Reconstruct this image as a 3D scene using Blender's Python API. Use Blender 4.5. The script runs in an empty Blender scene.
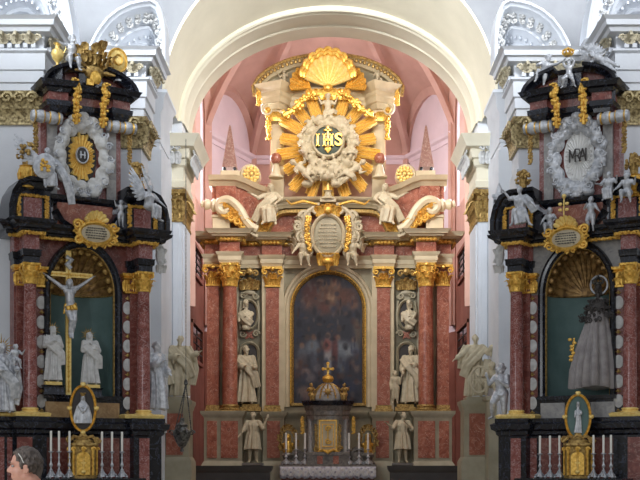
import bpy, bmesh, math, random
from mathutils import Vector, Matrix, Quaternion
PI=math.pi; C=bpy.context.scene.collection
sin,cos=math.sin,math.cos
F=1200.0; CX=330.0; HY=465.0; CZ=1.7
def px3(px,py,Y): return Vector(((px-CX)/F*Y, Y, CZ+(HY-py)/F*Y))

# ---------------------------------------------------------------- mesh builder
class MB:
    def __init__(s): s.v=[]; s.f=[]
    def add(s,vs,fs):
        n=len(s.v); s.v.extend([tuple(v) for v in vs]); s.f.extend([tuple(i+n for i in f) for f in fs]); return s
    def box(s,x0,x1,y0,y1,z0,z1):
        return s.add([(x,y,z) for x in (x0,x1) for y in (y0,y1) for z in (z0,z1)],
              [(0,1,3,2),(4,6,7,5),(0,4,5,1),(2,3,7,6),(0,2,6,4),(1,5,7,3)])
    def grid(s,P,closeu=False,closev=False):
        nu=len(P); nv=len(P[0]); fs=[]
        for i in range(nu if closeu else nu-1):
            for j in range(nv if closev else nv-1):
                a=i*nv+j; b=((i+1)%nu)*nv+j; c=((i+1)%nu)*nv+(j+1)%nv; d=i*nv+(j+1)%nv
                fs.append((a,b,c,d))
        return s.add([p for r in P for p in r],fs)
    def lathe(s,cx,cy,prof,n=16,a0=0,a1=2*PI,cap=True,sx=1,sy=1):
        full=abs(a1-a0-2*PI)<1e-4; m=n if full else n+1
        P=[[(cx+sx*r*cos(a0+(a1-a0)*k/n),cy+sy*r*sin(a0+(a1-a0)*k/n),z) for k in range(m)] for r,z in prof]
        base=len(s.v); s.grid(P,False,full)
        if cap and full:
            s.f.append(tuple(base+k for k in range(m))); e=base+(len(prof)-1)*m; s.f.append(tuple(e+k for k in range(m)))
        return s
    def tube(s,pts,rad,n=6,cap=True,flat=None):
        pts=[Vector(p) for p in pts]; N=len(pts)
        if not hasattr(rad,'__len__'): rad=[rad]*N
        rings=[]; up=None
        for i,p in enumerate(pts):
            t=(pts[min(i+1,N-1)]-pts[max(i-1,0)])
            if t.length<1e-9: t=Vector((0,0,1))
            t.normalize()
            if up is None:
                up=Vector((0,1,0)) if abs(t.y)<.9 else Vector((1,0,0))
            b=t.cross(up); 
            if b.length<1e-6: b=t.cross(Vector((1,0,0)))
            b.normalize(); up=b.cross(t).normalized()
            fl=flat or 1
            rings.append([p+(b*cos(2*PI*k/n)+up*fl*sin(2*PI*k/n))*rad[i] for k in range(n)])
        base=len(s.v); s.grid(rings,False,True)
        if cap:
            s.f.append(tuple(base+k for k in range(n))); e=base+(N-1)*n; s.f.append(tuple(e+k for k in range(n)))
        return s
    def ell(s,c,r,n=8,m=6,rot=None):
        c=Vector(c); r=(r,r,r) if not hasattr(r,'__len__') else r
        vs=[];
        for j in range(1,m):
            ph=PI*j/m
            for k in range(n):
                v=Vector((r[0]*sin(ph)*cos(2*PI*k/n),r[1]*sin(ph)*sin(2*PI*k/n),r[2]*cos(ph)))
                if rot is not None: v=rot@v
                vs.append(c+v)
        t=Vector((0,0,r[2])); 
        if rot is not None: t=rot@t
        vs+= [c+t,c-t]; T=len(vs)-2; B=T+1; fs=[]
        for j in range(m-2):
            for k in range(n): fs.append((j*n+k,j*n+(k+1)%n,(j+1)*n+(k+1)%n,(j+1)*n+k))
        for k in range(n):
            fs.append((T,(k+1)%n,k)); fs.append((B,(m-2)*n+k,(m-2)*n+(k+1)%n))
        return s.add(vs,fs)
    def cap(s,a,b,ra,rb,n=10):
        a=Vector(a); b=Vector(b); d=b-a; L=d.length or 1e-6; d=d/L
        pts=[];rad=[]
        for k in range(4):
            t=PI/2*(1-k/3.0); pts.append(a-d*ra*sin(t)); rad.append(max(ra*cos(t),ra*.05))
        for k in range(4):
            t=PI/2*(k/3.0); pts.append(b+d*rb*sin(t)); rad.append(max(rb*cos(t),rb*.05))
        return s.tube(pts,rad,n)
    def ext(s,poly,w0,w1):
        "poly in (x,z); extruded from forward distance w0 to w1 (forward = -y)"
        n=len(poly)
        vs=[(x,-w0,z) for x,z in poly]+[(x,-w1,z) for x,z in poly]
        fs=[tuple(range(n)),tuple(range(n,2*n))]+[(i,(i+1)%n,n+(i+1)%n,n+i) for i in range(n)]
        return s.add(vs,fs)
    def sweep(s,path,prof,mode='plan',closed=False):
        """path 2d points, prof (offset,c). plan: (x,y)+z with offset outward to -y for left-to-right paths; face: (x,z)+forward w, offset up for left-to-right"""
        n=len(path); P=[Vector(p) for p in path]; out=[]
        def nrm(a,b):
            d=(b-a); 
            if d.length<1e-9: return Vector((0,0))
            d.normalize(); return Vector((d.y,-d.x)) if mode=='plan' else Vector((-d.y,d.x))
        for i in range(n):
            if closed: n1=nrm(P[i-1],P[i]); n2=nrm(P[i],P[(i+1)%n])
            else:
                n1=nrm(P[i-1],P[i]) if i>0 else nrm(P[0],P[1]); n2=nrm(P[i],P[i+1]) if i<n-1 else n1
            m=(n1+n2)/max(.35,(1+n1.dot(n2)))
            row=[]
            for o,c in prof:
                q=P[i]+m*o
                row.append((q.x,q.y,c) if mode=='plan' else (q.x,-c,q.y))
            out.append(row)
        base=len(s.v); s.grid(out,closed,True)
        if not closed:
            k=len(prof); s.f.append(tuple(base+j for j in range(k))); e=base+(n-1)*k; s.f.append(tuple(e+j for j in range(k)))
        return s
    def xf(s,M,start=0):
        for i in range(start,len(s.v)): s.v[i]=tuple(M@Vector(s.v[i]))
        return s
    def mir(s):
        s.v=[(-x,y,z) for x,y,z in s.v]; return s
    def mesh(s,name,m=None,ang=35,smooth=True):
        me=bpy.data.meshes.new(name); me.from_pydata(s.v,[],s.f); me.validate()
        bm=bmesh.new(); bm.from_mesh(me); bmesh.ops.recalc_face_normals(bm,faces=bm.faces); bm.to_mesh(me); bm.free()
        if smooth:
            me.polygons.foreach_set('use_smooth',[True]*len(me.polygons))
            if ang: me.set_sharp_from_angle(angle=math.radians(ang))
        if m: me.materials.append(m)
        return me
    def build(s,name,m,parent=None,ang=35,label=None,smooth=True):
        if not s.v: return None
        o=bpy.data.objects.new(name,s.mesh(name,m,ang,smooth)); C.objects.link(o)
        if parent: o.parent=parent
        if label: o['label']=label
        return o
def voxel(mb,size,sm=2,name='body'):
    "union of overlapping closed pieces into one continuous surface"
    me=mb.mesh('tmp',None,None,False); o=bpy.data.objects.new('tmp',me); C.objects.link(o)
    r=o.modifiers.new('r','REMESH'); r.mode='VOXEL'; r.voxel_size=size
    if sm:
        q=o.modifiers.new('s','SMOOTH'); q.iterations=sm; q.factor=.5
    dg=bpy.context.evaluated_depsgraph_get()
    me2=bpy.data.meshes.new_from_object(o.evaluated_get(dg))
    bpy.data.objects.remove(o); bpy.data.meshes.remove(me)
    me2.name=name; me2.polygons.foreach_set('use_smooth',[True]*len(me2.polygons))
    return me2
def mobj(name,me,m,parent=None,label=None):
    o=bpy.data.objects.new(name,me); C.objects.link(o)
    me.materials.clear(); me.materials.append(m)
    if parent: o.parent=parent
    if label: o['label']=label
    return o
def root(name,label,cat,loc=(0,0,0),rz=0,group=None,parent=None):
    o=bpy.data.objects.new(name,None); C.objects.link(o); o.location=loc; o.rotation_euler=(0,0,rz)
    o['label']=label; o['category']=cat; o.empty_display_size=.1
    if group: o['group']=group
    return o
def tag(o,label,cat,group=None,kind=None):
    o['label']=label; o['category']=cat
    if group: o['group']=group
    if kind: o['kind']=kind
    return o
def struct(name,mb,m,ang=35,label=None):
    o=mb.build(name,m,None,ang); o['kind']='structure'
    if label: o['label']=label
    return o
def dup(r,loc,rz,label):
    c=r.copy(); C.objects.link(c); c.location=loc; c.rotation_euler=(0,0,rz); c['label']=label
    for ch in r.children:
        d=ch.copy(); C.objects.link(d); d.parent=c
        for g in ch.children:
            e=g.copy(); C.objects.link(e); e.parent=d
    return c

# ---------------------------------------------------------------- materials
def lin(c):
    return tuple(((x/255)/12.92 if x/255<=.04045 else ((x/255+.055)/1.055)**2.4) for x in c)+(1,)
def newmat(name):
    m=bpy.data.materials.new(name); m.use_nodes=True; nt=m.node_tree; b=nt.nodes['Principled BSDF']; return m,nt,b
def noise(nt,scale,detail=4,rough=.55,dist=0,sc3=None):
    tc=nt.nodes.new('ShaderNodeTexCoord'); n=nt.nodes.new('ShaderNodeTexNoise')
    n.inputs['Scale'].default_value=scale; n.inputs['Detail'].default_value=detail; n.inputs['Roughness'].default_value=rough; n.inputs['Distortion'].default_value=dist
    if sc3:
        mp=nt.nodes.new('ShaderNodeMapping'); mp.inputs['Scale'].default_value=sc3
        nt.links.new(tc.outputs['Object'],mp.inputs['Vector']); nt.links.new(mp.outputs[0],n.inputs['Vector'])
    else: nt.links.new(tc.outputs['Object'],n.inputs['Vector'])
    return n
def ramp(nt,src,stops):
    r=nt.nodes.new('ShaderNodeValToRGB'); e=r.color_ramp.elements
    while len(e)<len(stops): e.new(.5)
    for k,(p,c) in enumerate(stops): e[k].position=p; e[k].color=lin(c)
    nt.links.new(src,r.inputs[0]); return r
def bump(nt,b,src,strength=.3,dist=.02):
    bp=nt.nodes.new('ShaderNodeBump'); bp.inputs['Strength'].default_value=strength; bp.inputs['Distance'].default_value=dist
    nt.links.new(src,bp.inputs['Height']); nt.links.new(bp.outputs[0],b.inputs['Normal'])
def plaster(name,c,var=10,scale=1.2,rough=.8,bs=.15):
    m,nt,b=newmat(name); n=noise(nt,scale,6)
    d=tuple(max(0,x-var) for x in c); u=tuple(min(255,x+var*.6) for x in c)
    r=ramp(nt,n.outputs[0],[(.3,d),(.7,u)]); nt.links.new(r.outputs[0],b.inputs['Base Color'])
    b.inputs['Roughness'].default_value=rough
    n2=noise(nt,scale*14,3); bump(nt,b,n2.outputs[0],bs,.02); return m
def marble(name,stops,vein=None,scale=3,rough=.25,vs=2.0,vw=.03,spec=.5):
    m,nt,b=newmat(name); n=noise(nt,scale,8,.65,1.2); r=ramp(nt,n.outputs[0],stops); out=r.outputs[0]
    if vein:
        n2=noise(nt,vs,6,.6,2.5)
        mt=nt.nodes.new('ShaderNodeMath'); mt.operation='SUBTRACT'; mt.inputs[1].default_value=.5; nt.links.new(n2.outputs[0],mt.inputs[0])
        ab=nt.nodes.new('ShaderNodeMath'); ab.operation='ABSOLUTE'; nt.links.new(mt.outputs[0],ab.inputs[0])
        rr=ramp(nt,ab.outputs[0],[(0,(255,255,255)),(vw,(0,0,0))])
        mx=nt.nodes.new('ShaderNodeMixRGB'); nt.links.new(rr.outputs[0],mx.inputs[0]); nt.links.new(out,mx.inputs[1]); mx.inputs[2].default_value=lin(vein); out=mx.outputs[0]
    nt.links.new(out,b.inputs['Base Color']); b.inputs['Roughness'].default_value=rough; b.inputs['Specular IOR Level'].default_value=spec; return m
def metal(name,c,c2,rough=.35,met=.8,scale=18,bs=.25):
    m,nt,b=newmat(name); n=noise(nt,scale,5); r=ramp(nt,n.outputs[0],[(.35,c2),(.62,c)]); nt.links.new(r.outputs[0],b.inputs['Base Color'])
    b.inputs['Metallic'].default_value=met; b.inputs['Roughness'].default_value=rough; bump(nt,b,n.outputs[0],bs,.02); return m
def emis(name,c,s):
    m,nt,b=newmat(name); b.inputs['Base Color'].default_value=lin(c); b.inputs['Emission Color'].default_value=lin(c); b.inputs['Emission Strength'].default_value=s; return m
M={}
M['white']=plaster('white_plaster',(220,224,230),8)
M['cream']=plaster('cream_plaster',(238,230,206),7)
M['grey']=plaster('vault_shade_grey',(158,160,164),8)  # the vault's shade is put into this grey
M['palerose']=plaster('pale_rose_plaster',(232,218,224),7)
M['pink']=plaster('rose_plaster',(206,168,154),12)
M['brick']=plaster('red_limewash',(150,96,80),16)
M['stucco']=plaster('carved_stucco',(214,214,212),22,9,.7,.5)
M['stuccogilt']=plaster('carved_stucco_partly_gilt',(206,196,168),40,14,.6,.5)
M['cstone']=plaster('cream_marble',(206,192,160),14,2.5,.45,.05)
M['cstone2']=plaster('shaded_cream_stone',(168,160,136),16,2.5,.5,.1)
M['greenstone']=plaster('grey_green_scagliola',(112,108,88),18,3,.5,.1)
M['rose']=marble('salmon_marble',[(.25,(106,52,38)),(.45,(148,84,64)),(.6,(170,104,82)),(.78,(192,142,120))],(206,170,150),3.2,.3,2.2,.012)
M['red']=marble('dark_red_marble',[(.25,(98,50,46)),(.5,(142,82,76)),(.75,(174,120,112))],(206,176,174),3.5,.25,5.0,.018)
M['dred']=marble('brown_red_marble',[(.25,(78,36,32)),(.5,(122,64,56)),(.75,(156,98,86))],(170,140,130),4,.35,3.0,.015)
M['black']=marble('black_marble',[(.3,(12,13,18)),(.7,(28,30,40))],(84,90,108),3,.22,2.2,.012)
M['beige']=marble('honey_marble',[(.25,(128,96,62)),(.5,(170,136,94)),(.75,(198,172,130))],None,6,.35)
M['pale']=marble('pale_grey_marble',[(.25,(120,118,120)),(.5,(160,158,156)),(.75,(188,184,178))],None,6,.35)
M['greym']=marble('mottled_grey_marble',[(.25,(70,66,62)),(.5,(120,114,106)),(.75,(160,150,140))],None,9,.3)
M['gold']=metal('gilding',(252,208,108),(206,156,62),.36,.6)
M['goldd']=metal('worn_gilding',(198,166,100),(128,98,52),.45,.55)
M['goldw']=metal('pale_gilding',(255,228,146),(238,200,112),.38,.3)
M['antique']=metal('antique_gilding',(206,188,140),(104,88,56),.5,.35)
M['palemarble']=marble('pale_rose_marble',[(.25,(118,86,78)),(.5,(148,112,102)),(.75,(176,146,136))],(214,196,186),4,.35,3.0,.012)
M['whitesun']=plaster('white_painted_rays',(240,240,238),5,6,.45,.05)
M['bronze']=metal('old_gilt_shell',(176,140,88),(100,74,42),.42,.5,10)
M['silver']=metal('silvered_wood',(214,216,220),(168,172,178),.42,.35,12,.15)
M['statue']=plaster('ivory_stucco',(198,186,158),16,6,.5,.15)
M['dsilver']=metal('tarnished_silver',(130,130,126),(62,62,62),.38,.8)
M['teal']=plaster('green_grey_plaster',(98,124,122),14,2.0,.7,.1)
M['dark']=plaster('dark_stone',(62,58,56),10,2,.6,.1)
M['palestone']=plaster('pale_floor_stone',(196,188,172),12,1.0,.5,.05)
M['stone']=plaster('grey_stone',(128,124,118),12,2,.7,.1)
M['wax']=plaster('white_wax',(240,238,230),3,5,.5,.0)
M['glassdark']=marble('dark_window_glass',[(.3,(22,24,28)),(.7,(40,44,50))],None,2,.1)
M['win']=emis('bright_leaded_glass',(236,242,255),2.2)
M['lead']=plaster('window_lead',(110,110,120),5)
M['black_paint']=plaster('black_paint',(20,20,22),3)
M['green']=plaster('dark_green_enamel',(52,66,52),8,8,.4,.1)

# ---------------------------------------------------------------- ornament vocabulary
def arcpts(cx,cz,a,b,t0,t1,n): return [(cx+a*cos(t0+(t1-t0)*k/n),cz+b*sin(t0+(t1-t0)*k/n)) for k in range(n+1)]
def leaf(mb,base,out,h,w,curl=.5,n=5):
    "acanthus leaf rising from base, bending towards unit vector out"
    base=Vector(base); out=Vector(out).normalized(); side=Vector((0,0,1)).cross(out)
    if side.length<1e-6: side=Vector((1,0,0))
    side.normalize(); P=[];Q=[]
    for i in range(n+1):
        t=i/n; wid=w*.5*(.75+.5*sin(PI*t))*(1 if t<.75 else max(.12,(1-t)*3.6))
        if i%2==1: wid*=1.12
        c=base+Vector((0,0,1))*h*(t if t<.8 else .8+.0*(t-.8)-.5*(t-.8))+out*(curl*h*(t**2.6))
        P.append([c-side*wid-out*.02*h,c-side*wid*.4+out*.05*h,c+out*.02*h,c+side*wid*.4+out*.05*h,c+side*wid-out*.02*h])
        Q.append([p-out*.06*h for p in P[-1]])
    b=len(mb.v); mb.grid(P); mb.grid(Q)
    L=5; k=len(P)*L
    for i in range(n): mb.f.append((b+i*L,b+(i+1)*L,b+k+(i+1)*L,b+k+i*L)); mb.f.append((b+i*L+4,b+(i+1)*L+4,b+k+(i+1)*L+4,b+k+i*L+4))
    mb.f.append(tuple([b+n*L+j for j in range(5)]+[b+k+n*L+j for j in (4,3,2,1,0)]))
def spiral(mb,c,r,turns=1.6,th=.03,dirn=1,a0=0,n=18,ux=(1,0,0),uz=(0,0,1),nseg=6,r1=.15):
    c=Vector(c);ux=Vector(ux);uz=Vector(uz);pts=[];rad=[]
    for i in range(n+1):
        t=i/n; rr=r*(1-t)+r*r1*t; a=a0+dirn*2*PI*turns*t
        pts.append(c+ux*rr*cos(a)+uz*rr*sin(a)); rad.append(th*(1-.45*t))
    mb.tube(pts,rad,nseg)
def capital(mb,x,y,z0,z1,r,square=False,n=8,a0=-PI,a1=0):
    H=z1-z0
    mb.lathe(x,y,[(r*1.08,z0),(r*1.12,z0+.05*H),(r*.95,z0+.08*H),(r*1.0,z0+.5*H),(r*1.25,z0+.88*H)],16)
    for row,(hz,hh,cu,ph) in enumerate(((.05,.42,.55,0),(.05,.72,.42,.5))):
        for k in range(n*2):
            a=2*PI*(k+ph)/(n*1.0)/1.0*.5*2/2 if False else 2*PI*(k+ph)/(2*n)*2
            if k>=n: break
            d=Vector((cos(a),sin(a),0))
            leaf(mb,Vector((x,y,z0+hz*H))+d*r*1.0,d,hh*H,r*2.2*PI/n*.95,cu)
    for k in range(4):
        a=PI/4+k*PI/2; d=Vector((cos(a),sin(a),0)); c=Vector((x,y,z0+.8*H))+d*r*1.42
        spiral(mb,c,.17*H,1.3,.055*H,-1,PI*.9,12,d,(0,0,1),5)
        mb.tube([Vector((x,y,z0+.5*H))+d*r*1.0,Vector((x,y,z0+.75*H))+d*r*1.12,Vector((x,y,z0+.93*H))+d*r*1.35],[.05*H,.06*H,.07*H],5)
    for k in range(4):
        a=k*PI/2; d=Vector((cos(a),sin(a),0)); mb.ell(Vector((x,y,z0+.93*H))+d*r*1.22,.09*H,8,5)
    q=r*1.38; e=.12
    pts=[]
    for k in range(4):
        a=PI/4+k*PI/2
        for da in (-.1,.1): pts.append((x+r*1.75*cos(a+da),y+r*1.75*sin(a+da)))
        am=a+PI/4; pts.append((x+r*1.2*cos(am),y+r*1.2*sin(am)))
    vs=[(px,py,z0+.89*H) for px,py in pts]+[((px-x)*1.06+x,(py-y)*1.06+y,z1) for px,py in pts]; m=len(pts)
    mb.add(vs,[tuple(range(m)),tuple(range(m,2*m))]+[(i,(i+1)%m,m+(i+1)%m,m+i) for i in range(m)])
def colbase(mb,x,y,z0,z1,r,square=1.0):
    H=z1-z0; mb.box(x-r*1.42,x+r*1.42,y-r*1.42,y+r*1.42,z0,z0+.3*H)
    mb.lathe(x,y,[(r*1.3,z0+.3*H),(r*1.4,z0+.38*H),(r*1.4,z0+.48*H),(r*1.28,z0+.55*H),(r*1.12,z0+.62*H),(r*1.12,z0+.7*H),(r*1.24,z0+.78*H),(r*1.22,z0+.88*H),(r*1.03,z1)],20)
def garland(mb,pts,r,seed=0,dens=1.0):
    rd=random.Random(seed); pts=[Vector(p) for p in pts]
    L=sum((pts[i+1]-pts[i]).length for i in range(len(pts)-1)); n=max(4,int(L/r*1.3*dens))
    mb.tube(pts,r*.55,6)
    for k in range(n):
        d=L*k/n; i=0
        while i<len(pts)-2 and d>(pts[i+1]-pts[i]).length: d-=(pts[i+1]-pts[i]).length; i+=1
        p=pts[i].lerp(pts[i+1],min(1,d/max(1e-6,(pts[i+1]-pts[i]).length)))
        for q in range(4):
            a=2*PI*q/4+rd.random()*2; 
            mb.ell(p+Vector((cos(a)*r*.75,-abs(sin(a))*r*.6*(1 if q%2 else -.4),rd.uniform(-.5,.5)*r)),(r*rd.uniform(.34,.55),r*.45,r*rd.uniform(.34,.6)),6,5)
def relief(mb,x0,x1,z0,z1,y,seed=0,dens=1.0,dep=.06):
    "running carved foliage on a facing panel (forward = -y)"
    rd=random.Random(seed); H=z1-z0; n=max(1,int(round((x1-x0)/H*dens))); s=(x1-x0)/n
    for k in range(n):
        cx=x0+s*(k+.5); cz=(z0+z1)/2; dr=1 if k%2 else -1
        spiral(mb,(cx,y-dep*.5,cz),min(s,H)*.36,1.4,min(s,H)*.1,dr,dr*PI*.3,14,nseg=5)
        mb.ell((cx,y-dep*.6,cz),(H*.12,dep*.6,H*.12),7,5)
        for q in range(3):
            a=rd.uniform(0,2*PI); d=Vector((cos(a),0,sin(a)))
            mb.ell(Vector((cx+s*.5*(-1 if q%2 else 1)*.8,y-dep*.35,cz+rd.uniform(-.35,.35)*H)),(s*.14,dep*.5,H*.13),6,5)
def panel(mb,x0,x1,z0,z1,w,t,fr):
    "raised rectangular frame, forward w..w+t, frame width fr"
    mb.box(x0,x1,-w-t,-w,z0,z0+fr); mb.box(x0,x1,-w-t,-w,z1-fr,z1); mb.box(x0,x0+fr,-w-t,-w,z0+fr,z1-fr); mb.box(x1-fr,x1,-w-t,-w,z0+fr,z1-fr)
def ringface(mb,cx,cz,a,b,prof,n=40,t0=0,t1=2*PI):
    "oval frame: prof (offset outward, forward)"
    pth=[(cx+a*cos(t0-(t1-t0)*k/n),cz+b*sin(t0-(t1-t0)*k/n)) for k in range(n if abs(t1-t0)>=2*PI-1e-3 else n+1)]
    mb.sweep(pth,prof,'face',closed=abs(t1-t0)>=2*PI-1e-3)
def ovaldisc(mb,cx,cz,a,b,w0,w1,n=36,dome=0):
    ring=[(cx+a*cos(2*PI*k/n),-w0,cz+b*sin(2*PI*k/n)) for k in range(n)]; ring2=[(x,-w1,z) for x,_,z in ring]
    rows=[ring,ring2]
    if dome:
        for q in (.8,.5,.2): rows.append([(cx+a*q*cos(2*PI*k/n),-w1-dome*(1-q*q),cz+b*q*sin(2*PI*k/n)) for k in range(n)])
    b0=len(mb.v); mb.grid(rows,False,True); mb.f.append(tuple(b0+k for k in range(n))); e=b0+(len(rows)-1)*n; mb.f.append(tuple(e+k for k in range(n)))
def shell(mb,cx,cz,R,w,lobes=11,t0=0,t1=PI,dep=.2,cup=.3,rx=1.0):
    "scallop shell fan, ribs radiating from (cx,cz)"
    N=lobes*6; rows=[];back=[]
    for i in range(9):
        t=i/8; row=[];rb=[]
        for k in range(N+1):
            a=t0+(t1-t0)*k/N; ph=abs(sin(PI*lobes*k/N)); rr=R*t*(1+.07*ph*t)
            f=w+dep*(.25+.75*ph)*t+cup*t*t
            row.append((cx+rx*rr*cos(a),-f,cz+rr*sin(a))); rb.append((cx+rx*rr*cos(a),-(w-.06+cup*t*t),cz+rr*sin(a)))
        rows.append(row);back.append(rb)
    mb.grid(rows); mb.grid(back)
    mb.grid([rows[-1],back[-1]])
def textmesh(txt,size,ext,align='CENTER',bold=.0,sx=1):
    cu=bpy.data.curves.new('t','FONT'); cu.body=txt; cu.size=size; cu.extrude=ext; cu.align_x=align; cu.align_y='CENTER'; cu.offset=bold
    o=bpy.data.objects.new('t',cu); C.objects.link(o); dg=bpy.context.evaluated_depsgraph_get()
    me=bpy.data.meshes.new_from_object(o.evaluated_get(dg)); bpy.data.objects.remove(o); bpy.data.curves.remove(cu)
    me.transform(Matrix.Rotation(PI/2,4,'X')@Matrix.Diagonal((sx,1,1,1))); return me
# ---------------------------------------------------------------- figures
BASE=dict(pel=(0,0,.53),wai=(0,0,.62),che=(0,-.005,.74),nec=(0,0,.83),hed=(0,-.012,.925),
 sl=(-.115,0,.80),sr=(.115,0,.80),el=(-.155,-.02,.63),er=(.155,-.02,.63),hl=(-.13,-.10,.50),hr=(.13,-.10,.50),
 pl=(-.052,0,.50),pr=(.052,0,.50),kl=(-.062,-.03,.28),kr=(.062,-.01,.28),al=(-.062,0,.05),ar=(.07,-.005,.05),
 tl=(-.08,-.085,.018),tr=(.09,-.085,.018),fd=(0,-1,0))
def J(**k): d=dict(BASE); d.update(k); return d
def limb_hand(mb,e,h,s,side,open_=.6):
    e=Vector(e);h=Vector(h); d=(h-e).normalized(); up=Vector((0,0,1)) if abs(d.z)<.85 else Vector((0,-1,0))
    lat=d.cross(up).normalized(); nor=lat.cross(d).normalized()
    palm=h+d*.035*s; mb.ell(palm,(.022*s,.03*s,.014*s),8,6,rot=Matrix((lat,d,nor)).transposed())
    for i,L in enumerate((.040,.046,.043,.034)):
        b=palm+d*.022*s+lat*(-.0165+.011*i)*s; m_=b+d*L*.5*s-nor*.004*s; t=m_+d*L*.4*s-nor*.016*s*(1.3-open_)
        mb.cap(b,m_,.0068*s,.006*s,6); mb.cap(m_,t,.006*s,.0048*s,6)
    b=palm-lat*.018*s*side-d*.008*s; mb.cap(b,b-lat*.018*s*side+d*.022*s,.0075*s,.006*s,6); mb.cap(b-lat*.018*s*side+d*.022*s,b-lat*.020*s*side+d*.038*s,.006*s,.005*s,6)
def head(mb,p,fd,s,hair='short',beard=False,seed=0):
    p=Vector(p); f=Vector(fd).normalized(); r=f.cross(Vector((0,0,1))).normalized(); u=r.cross(f).normalized()
    def q(a,b,c): return p+(r*a+f*b+u*c)*s
    R=Matrix((r,f,u)).transposed()
    mb.ell(q(0,-.006,.012),(.047*s,.058*s,.056*s),12,9,rot=R)
    mb.ell(q(0,.012,-.022),(.037*s,.042*s,.045*s),10,8,rot=R)
    mb.ell(q(0,.040,-.052),(.014*s,.014*s,.012*s),8,6,rot=R)
    mb.cap(q(0,.052,.012),q(0,.066,-.012),.006*s,.0095*s,6)
    mb.cap(q(-.024,.046,.018),q(.024,.046,.018),.008*s,.008*s,6)
    mb.cap(q(-.012,.050,-.030),q(.012,.050,-.030),.0055*s,.0055*s,6)
    for sd in (-1,1):
        mb.ell(q(sd*.019,.046,.006),.0085*s,6,5); mb.ell(q(sd*.048,-.004,-.002),(.006*s,.013*s,.018*s),6,5,rot=R)
        mb.ell(q(sd*.024,.034,-.020),(.014*s,.012*s,.014*s),6,5)
    rd=random.Random(seed)
    if hair!='bald':
        n=26 if hair=='short' else 34
        for i in range(n):
            a=rd.uniform(0,2*PI); c=rd.uniform(-.1,1); rr=math.sqrt(max(0,1-c*c))
            v=(cos(a)*rr*.048,sin(a)*rr*.056-.01,c*.056+.016)
            if v[1]>.028 and v[2]<.045: continue
            mb.ell(q(*v),rd.uniform(.013,.02)*s,6,5)
    if hair=='long':
        for sd in (-1,1):
            mb.cap(q(sd*.044,-.012,0),q(sd*.05,-.03,-.10),.02*s,.016*s,7)
        mb.cap(q(0,-.045,0),q(0,-.045,-.12),.034*s,.028*s,8)
    if beard:
        mb.cap(q(0,.038,-.045),q(0,.045,-.095),.028*s,.014*s,8)
def skeleton(mb,j,s,child=False,hair='short',beard=False,fem=False,seed=0):
    g={k:Vector(v)*s for k,v in j.items() if k!='fd'}; k=1.35 if child else 1.0; hs=1.55 if child else 1.0
    mb.cap(g['pel'],g['wai'],.082*s*k,.072*s*k,14); mb.cap(g['wai'],g['che'],.07*s*k,.088*s*k,14)
    mb.ell(g['che'].lerp(g['nec'],.25),(.115*s,.065*s*k,.07*s),14,8)
    if child: mb.ell(g['wai']+Vector((0,-.035,-.02))*s,.075*s,10,8)
    mb.cap(g['sl'],g['sr'],.042*s*k,.042*s*k); mb.cap(g['che'],g['nec'],.06*s,.036*s*k,10); mb.cap(g['nec'],g['hed'],.034*s*k,.032*s*k,10)
    head(mb,g['hed'],j['fd'],s*hs,hair,beard,seed)
    for a,b,c,sd in (('sl','el','hl',1),('sr','er','hr',-1)):
        mb.cap(g[a],g[b],.038*s*k,.030*s*k); mb.cap(g[b],g[c],.030*s*k,.019*s*k); limb_hand(mb,g[b],g[c],s*(1.15 if child else 1.0),sd)
    for a,b,c,d in (('pl','kl','al','tl'),('pr','kr','ar','tr')):
        mb.cap(g[a],g[b],.070*s*k,.046*s*k,12); mb.cap(g[b],g[b].lerp(g[c],.4),.044*s*k,.042*s*k); mb.cap(g[b].lerp(g[c],.35),g[c],.042*s*k,.024*s)
        mb.cap(g[c],g[d],.026*s,.022*s); h_=(g[c]-g[d]); mb.ell(g[c]+h_.normalized()*.012*s-Vector((0,0,.012*s)),.024*s,6,5)
    return g
def robe_rings(mb,path,rx,ry,folds=9,amp=.12,seed=0,n=56,front=None):
    "cloth sleeve around a spine path with vertical folds, closed at the ends"
    rd=random.Random(seed); ph=[rd.uniform(0,2*PI) for _ in range(4)]; path=[Vector(p) for p in path]
    # resample
    K=18; rows=[]; m=len(path)-1
    for i in range(K+1):
        t=i/K*m; a=min(int(t),m-1); u=t-a
        c=path[a].lerp(path[a+1],u); X=rx[a]*(1-u)+rx[a+1]*u; Y=ry[a]*(1-u)+ry[a+1]*u
        d=(path[a+1]-path[a]).normalized()
        sd=Vector((1,0,0)); fw=sd.cross(d)
        if fw.length<1e-4: fw=Vector((0,1,0))
        fw.normalize(); sd=d.cross(fw).normalized()
        g=amp*min(1,.15+i/K*1.1)
        row=[]
        for k in range(n):
            th=2*PI*k/n; w=1+g*(sin(folds*th+ph[0]+1.6*sin(i/K*3+ph[1]))+.45*sin((folds*1.7)//1*th+ph[2]+i*.12))
            row.append(c+sd*X*w*cos(th)+fw*Y*w*sin(th))
        rows.append(row)
    b=len(mb.v); mb.grid(rows,False,True); mb.f.append(tuple(b+k for k in range(n))); mb.f.append(tuple(b+K*n+k for k in range(n)))
def swag(mb,pts,r,strands=4,sep=.03,seed=0):
    rd=random.Random(seed); pts=[Vector(p) for p in pts]; N=len(pts)
    for i in range(strands):
        o=(i-(strands-1)/2)*sep; q=[]
        for k,p in enumerate(pts):
            t=pts[min(k+1,N-1)]-pts[max(k-1,0)]; nn=t.cross(Vector((0,1,0)))
            if nn.length<1e-5: nn=Vector((1,0,0))
            q.append(p+nn.normalized()*o+Vector((0,rd.uniform(-.3,.3)*r,0)))
        mb.tube(q,[r*(.7+.5*sin(PI*k/(N-1))) for k in range(N)],7)
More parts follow.
